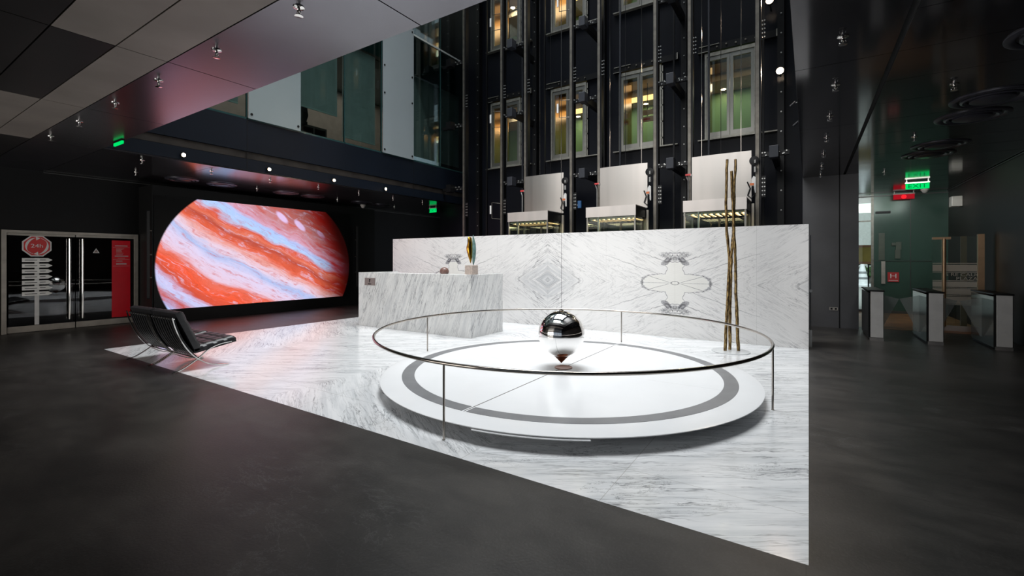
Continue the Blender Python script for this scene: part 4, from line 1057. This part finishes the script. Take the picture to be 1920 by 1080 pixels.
def sprinkler_mesh(x, y, label, grp):
    t = thing('sprinkler_head', (x, y, CZ), label, 'sprinkler', grp)
    MB().lathe([(.042, .0), (.042, -.006), (.02, -.012)], (x, y, CZ), 16).build('escutcheon', M_chrome, t, True)
    MB().lathe([(.012, -.012), (.014, -.035), (.006, -.04), (.006, -.065)], (x, y, CZ), 10).tube([(x-.02, y, CZ-.03), (x-.024, y, CZ-.05), (x, y, CZ-.07)], .004, 6).tube([(x+.02, y, CZ-.03), (x+.024, y, CZ-.05), (x, y, CZ-.07)], .004, 6).build('yoke', M_chrome, t, True)
    MB().lathe([(.004, -.066), (.032, -.068), (.032, -.071), (.004, -.073)], (x, y, CZ), 16).build('deflector', M_chrome, t, True)
    return t
W_ = ['first', 'second', 'third', 'fourth', 'fifth', 'sixth', 'seventh', 'eighth', 'ninth', 'tenth']
proto = None
def sprinklers(pts, lab, grp):
    global proto
    for k, (x, y) in enumerate(pts):
        L = lab % W_[k]
        if proto is None: proto = sprinkler_mesh(x, y, L, grp)
        else:
            c = dup(proto, (x, y, CZ), L); c['group'] = grp
sprinklers([(-3.29, 2.04), (-4.6, 2.04), (-5.9, 2.04), (-7.2, 2.04), (-8.6, 2.04), (-10.0, 2.04)], 'sprinkler head under the left soffit, %s down from the top edge', 'sprinklers on the left soffit')
sprinklers([(.25, 4.9), (.25, 6.2), (.24, 7.5), (.24, 8.8), (.23, 10.1), (.23, 11.4), (.23, 12.5)], 'sprinkler head beside the lift shaft, %s from the top', 'sprinklers right of the shaft')
sprinklers([(1.35, 6.9), (1.4, 9.5), (1.4, 12.9)], 'sprinkler head between the right-hand round diffusers, %s from the camera', 'sprinklers among the right diffusers')
sprinklers([(-10.9, 3.5), (-10.95, 4.75), (-10.95, 6.05), (-10.95, 7.35), (-10.95, 8.65), (-10.95, 9.95), (-10.95, 11.25)], 'sprinkler head just inside the fascia lamps, %s from left', 'sprinklers behind the fascia')
sprinklers([(-12.5, 3.9), (-12.6, 6.6), (-12.7, 9.2), (-12.7, 11.6)], 'sprinkler head near the planet screen ceiling, %s from left', 'sprinklers near the screen')
for k, (x, y, lab) in enumerate(((-13.2, 10.6, 'small white dome camera on the ceiling right of the planet screen'), (2.66, 16.6, 'small white dome camera on the ceiling beside the red sign'))):
    t = thing('dome_camera', (x, y, CZ), lab, 'camera')
    MB().lathe([(.09, 0), (.09, -.03), (.075, -.045)], (x, y, CZ), 20).build('collar', M_plast, t, True)
    MB().lathe([(.068, -.045), (.06, -.075), (.035, -.10), (.002, -.11)], (x, y, CZ), 20).build('dome', M_plast, t, True)
t = B(3.05, 15.8, 2.92, XR-.001, 16.1, 3.18).build('alarm_box', M_plast, None, bevel=.01)
tag(t, 'pale square box high on the dark right-hand wall', 'alarm box')

# ------------------------------------------------------------------ entrance end
YE = 17.2
struct(MB().box(-.12, YE, 0, .02, YE+.1, CZ).box(1.62, YE, 0, 2.95, YE+.05, CZ).box(2.95, YE, 0, XR, YE+.05, CZ).build('wall_entrance_glass', M_gdk))
struct(MB().box(1.60, YE-.02, 1.52, 2.95, YE-.001, 1.535).box(2.44, YE-.012, 0, 2.455, YE-.001, CZ).box(0, YE-.02, 3.43, XR, YE-.001, 3.46).box(.9, YE-.02, 0, XR, YE-.001, .08).build('trim_7', MATS['trim_grey']))
wn = struct(MB().box(.02, YE, 0, .1, YE+.06, CZ).box(1.56, YE, 0, 1.62, YE+.06, CZ).box(.1, YE, 2.7, 1.56, YE+.05, 2.74).build('window_9', M_sill))
B(.1, YE+.02, 0, 1.56, YE+.03, CZ).build('glass', M_gl, wn)
area('vestibule_fill', (1.6, 14.6, 3.4), (2.0, 17.2, 1.4), 2.2, .5, 26, (.95, 1, .97), 140)  # fill light added to brighten the green glass wall
# outdoors
struct(B(-14, 17.5, -.25, 20, 70, -.05).build('floor_street', plain('pavement', (.32, .31, .30, 1), .8)))
M_fac = plain('pale_facade', (.62, .62, .60, 1), .8)
t = thing('street_building', (1.5, 46, 0), 'pale building seen through the entrance glass', 'building')
mm = MB().box(-6, 46, 0, 14, 47, 12); mm.build('wall', M_fac, t)
for i in range(8):
    for j in range(3): B(-5+i*2.3, 45.95, 2.2+j*3, -3.6+i*2.3, 45.99, 4+j*3).build('window', M_teal, t)
area('street_daylight', (3, 24, 14), (2, 40, 1), 16, 10, 5000, (.95, .98, 1))
t = thing('street_hedge', (2.5, 41, 0), 'green hedge outside the entrance', 'hedge')
mm = MB()
for k in range(160):
    x_, z_ = random.uniform(-2, 7), random.uniform(.1, 2.2); r_ = random.uniform(.15, .3)
    mm.lathe([(.01, -r_), (r_*.8, -r_*.5), (r_, 0), (r_*.7, r_*.6), (.01, r_)], (x_, 41+random.uniform(-.3, .3), z_), 6)
mm.build('foliage', plain('leaf_green', (.05, .10, .03, 1), .8, 0, .3, .4, 9), t)
MB().box(-2, 40.9, 0, 7, 41.1, .5).build('trunk', M_offd, t)
t = thing('yellow_board', (1.45, 20.0, 1.7), 'yellow notice board outside behind the first turnstile', 'sign')
B(1.20, 20.0, 1.42, 1.86, 20.04, 2.08).build('border', plain('orange_border', (.75, .33, .16, 1), .6), t)
B(1.24, 19.99, 1.50, 1.82, 20.0, 2.0).build('panel', plain('yellow_panel', (.85, .56, .12, 1), .6), t)
MB().box(1.3, 20.0, -.05, 1.34, 20.03, 1.42).box(1.72, 20.0, -.05, 1.76, 20.03, 1.42).build('leg', M_dark, t)
t = thing('traffic_cone', (2.75, 35.0, -.05), 'white banded cone outside the entrance glass', 'cone')
MB().lathe([(.42, 0), (.42, .12), (.34, .16), (.09, 1.4), (.05, 1.5)], (2.75, 35.0, -.05), 20).build('cone_body', plain('cone_white', (.75, .75, .78, 1), .6), t, True)
MB().lathe([(.29, .45), (.27, .58)], (2.75, 35.0, -.05), 20).lathe([(.23, .80), (.205, .92)], (2.75, 35.0, -.05), 20).build('band', M_grey, t, True)
# H sign, information totems behind the green glass
t = thing('hydrant_sign', (2.06, YE-.02, 1.0), 'small red square sign with white H on the green glass', 'sign')
B(1.935, YE-.03, .92, 2.195, YE-.021, 1.20).build('plate', M_signred, t)
text_at('H', .19, (2.065, YE-.033, 1.085), MX_FRONT, .001, 1.25).build('lettering', M_signw, t)
MB().box(1.96, YE-.034, .955, 2.17, YE-.031, .968).build('underline', M_signw, t)
t = thing('door_closer', (1.86, YE-.05, 2.95), 'dark bar-shaped door closer at the top of the green glass', 'door closer')
B(1.66, YE-.07, 2.93, 2.0, YE-.021, 2.99).build('body', M_blk, t)
t = thing('wall_phone_panel', (1.85, YE-.06, 1.55), 'tall narrow grey panel on the green glass', 'panel')
B(1.73, YE-.04, 1.56, 1.87, YE-.021, 2.35).build('upper_panel', plain('panel_sage', (.11, .13, .10, 1), .5), t)
B(1.79, YE-.06, .86, 1.88, YE-.021, 1.52).build('lower_panel', M_steeld, t)
t = thing('wall_dispenser', (2.15, YE-.05, 1.56), 'pale green stepped device hung on the green glass', 'dispenser')
MB().box(2.10, YE-.06, 1.60, 2.22, YE-.021, 1.86).box(2.12, YE-.08, 1.86, 2.24, YE-.021, 2.08).box(2.02, YE-.06, 1.98, 2.12, YE-.021, 2.06).build('body', MATS['panel_sage'], t)

# turnstiles
def turnstile(x, y, label, wings):
    t = thing('turnstile', (x, y+.6, 0), label, 'turnstile', 'speed gates at the entrance')
    w_, L = .24, 1.30; x0, x1, y1 = x-w_/2, x+w_/2, y+L
    B(x0+.02, y+.02, .0, x1-.02, y1-.02, .90).build('body', M_dark, t)
    B(x0, y, .04, x0+.018, y1, .92).build('side_glass', M_gsd, t); B(x1-.018, y, .04, x1, y1, .92).build('side_glass', M_gsd, t)
    B(x0+.035, y-.012, .06, x1-.01, y+.018, .945).build('end_panel', M_steelt, t, bevel=.004)
    B(x0+.02, y-.016, 0, x1-.005, y+.018, .055).build('foot_plate', M_steel, t)
    B(x0-.01, y-.03, .945, x1+.01, y1+.01, .975).build('top', M_blk, t, bevel=.012)
    B(x0+.02, y1-.02, .04, x1-.02, y1+.006, .92).build('rear_panel', M_steelt, t)
    for sd in wings:
        xa = x1 if sd > 0 else x0
        pl_ = [(xa, .86), (xa+sd*.30, .78), (xa+sd*.02, .14), (xa, .14)]
        MB().prism(pl_, 'y', y+.62, y+.64).build('glass_wing', M_wing, t)
M_gsd = plain('black_gloss_side', (.012, .012, .012, 1), .12, 0, .6)
M_wing = frosted('wing_glass', (.35, .36, .35, 1), .35)
M_steelt = plain('turnstile_steel', (.60, .59, .58, 1), .45, .35, .5, .05)
turnstile(1.09, 11.2, 'black and steel turnstile nearest the grey wall', (1,))
turnstile(1.94, 11.22, 'black and steel turnstile in the middle of the three', (-1, 1))
turnstile(2.80, 11.15, 'black and steel turnstile beside the dark right wall', (-1,))
spot('gate_fill', (1.6, 6.0, 3.4), (2.0, 11.5, .5), 110, 70, (1, .97, .95), .2)  # indoor fill spot added to brighten the turnstile end panels

# striped glass gate
YG = 13.6
t = thing('striped_glass_gate', (2.75, YG, 0), 'tall glass gate with frosted stripes and golden end post', 'gate')
gx0, gx1, gz = 2.30, 3.13, 2.07
B(gx0, YG, .12, gx1, YG+.012, gz).build('glass_panel', M_gl, t)
B(gx1-.10, YG-.03, 0, gx1, YG+.06, gz+.04).build('end_post', M_goldt, t)
B(gx1-.36, YG+.02, .0, gx1-.26, YG+.06, gz).build('inner_post', plain('tan_post', (.24, .17, .11, 1), .5, .5), t)
MB().cyl((gx0+.19, YG-.04, .1), .035, gz-.15, 'z', 14).box(gx0, YG-.06, gz-.06, gx0+.3, YG+.02, gz-.01).build('pivot_post', M_goldt, t, True)
B(gx0, YG-.02, .0, gx1-.1, YG+.03, .12).build('bottom_rail', M_steelt, t)
mm = MB()
for za, zb in ((1.475, 1.49), (1.31, 1.45), (1.28, 1.295), (1.095, 1.11), (.965, 1.08), (.94, .95), (.80, .93), (.77, .785), (.60, .755), (.575, .59)):
    mm.box(gx0+.01, YG-.003, za, gx1-.11, YG-.001, zb)
build_split(mm, 'frosted_stripe', M_stripe, t)
text_at('S RE CAUC', .10, (gx0+.50, YG-.002, 1.235), MX_FRONT, .001, 1.15).build('lettering', M_stripe, t)
text_at('PLAZA', .10, (gx0+.56, YG-.002, 1.15), MX_FRONT, .001, 1.15).build('lettering', M_stripe, t)
spot('gate_warm_fill', (2.3, 12.4, 3.4), (3.0, 13.7, .9), 20, 50, (1, .62, .34), .1)  # warm fill spot added to lift the striped gate and its post

# ------------------------------------------------------------------ odds beside the partition
t = thing('glass_gate_leaf', (.06, 9.9, 0), 'narrow dark glass leaf standing behind the partition end', 'gate')
B(.02, 9.75, .08, .035, 10.35, 2.0).build('glass', M_gsd, t); MB().box(.0, 9.72, 0, .05, 9.76, .3).cyl((.03, 9.74, 1.0), .025, .1, 'y').build('lock', M_bolt, t)
t = thing('wall_socket', (.52, YB-.01, .42), 'small metal socket plate low on the grey wall', 'socket')
B(.40, YB-.012, .40, .56, YB-.001, .47).build('plate', M_steeld, t)
MB().box(.42, YB-.015, .415, .46, YB-.012, .455).box(.50, YB-.015, .415, .54, YB-.012, .455).build('outlet', M_dark, t)
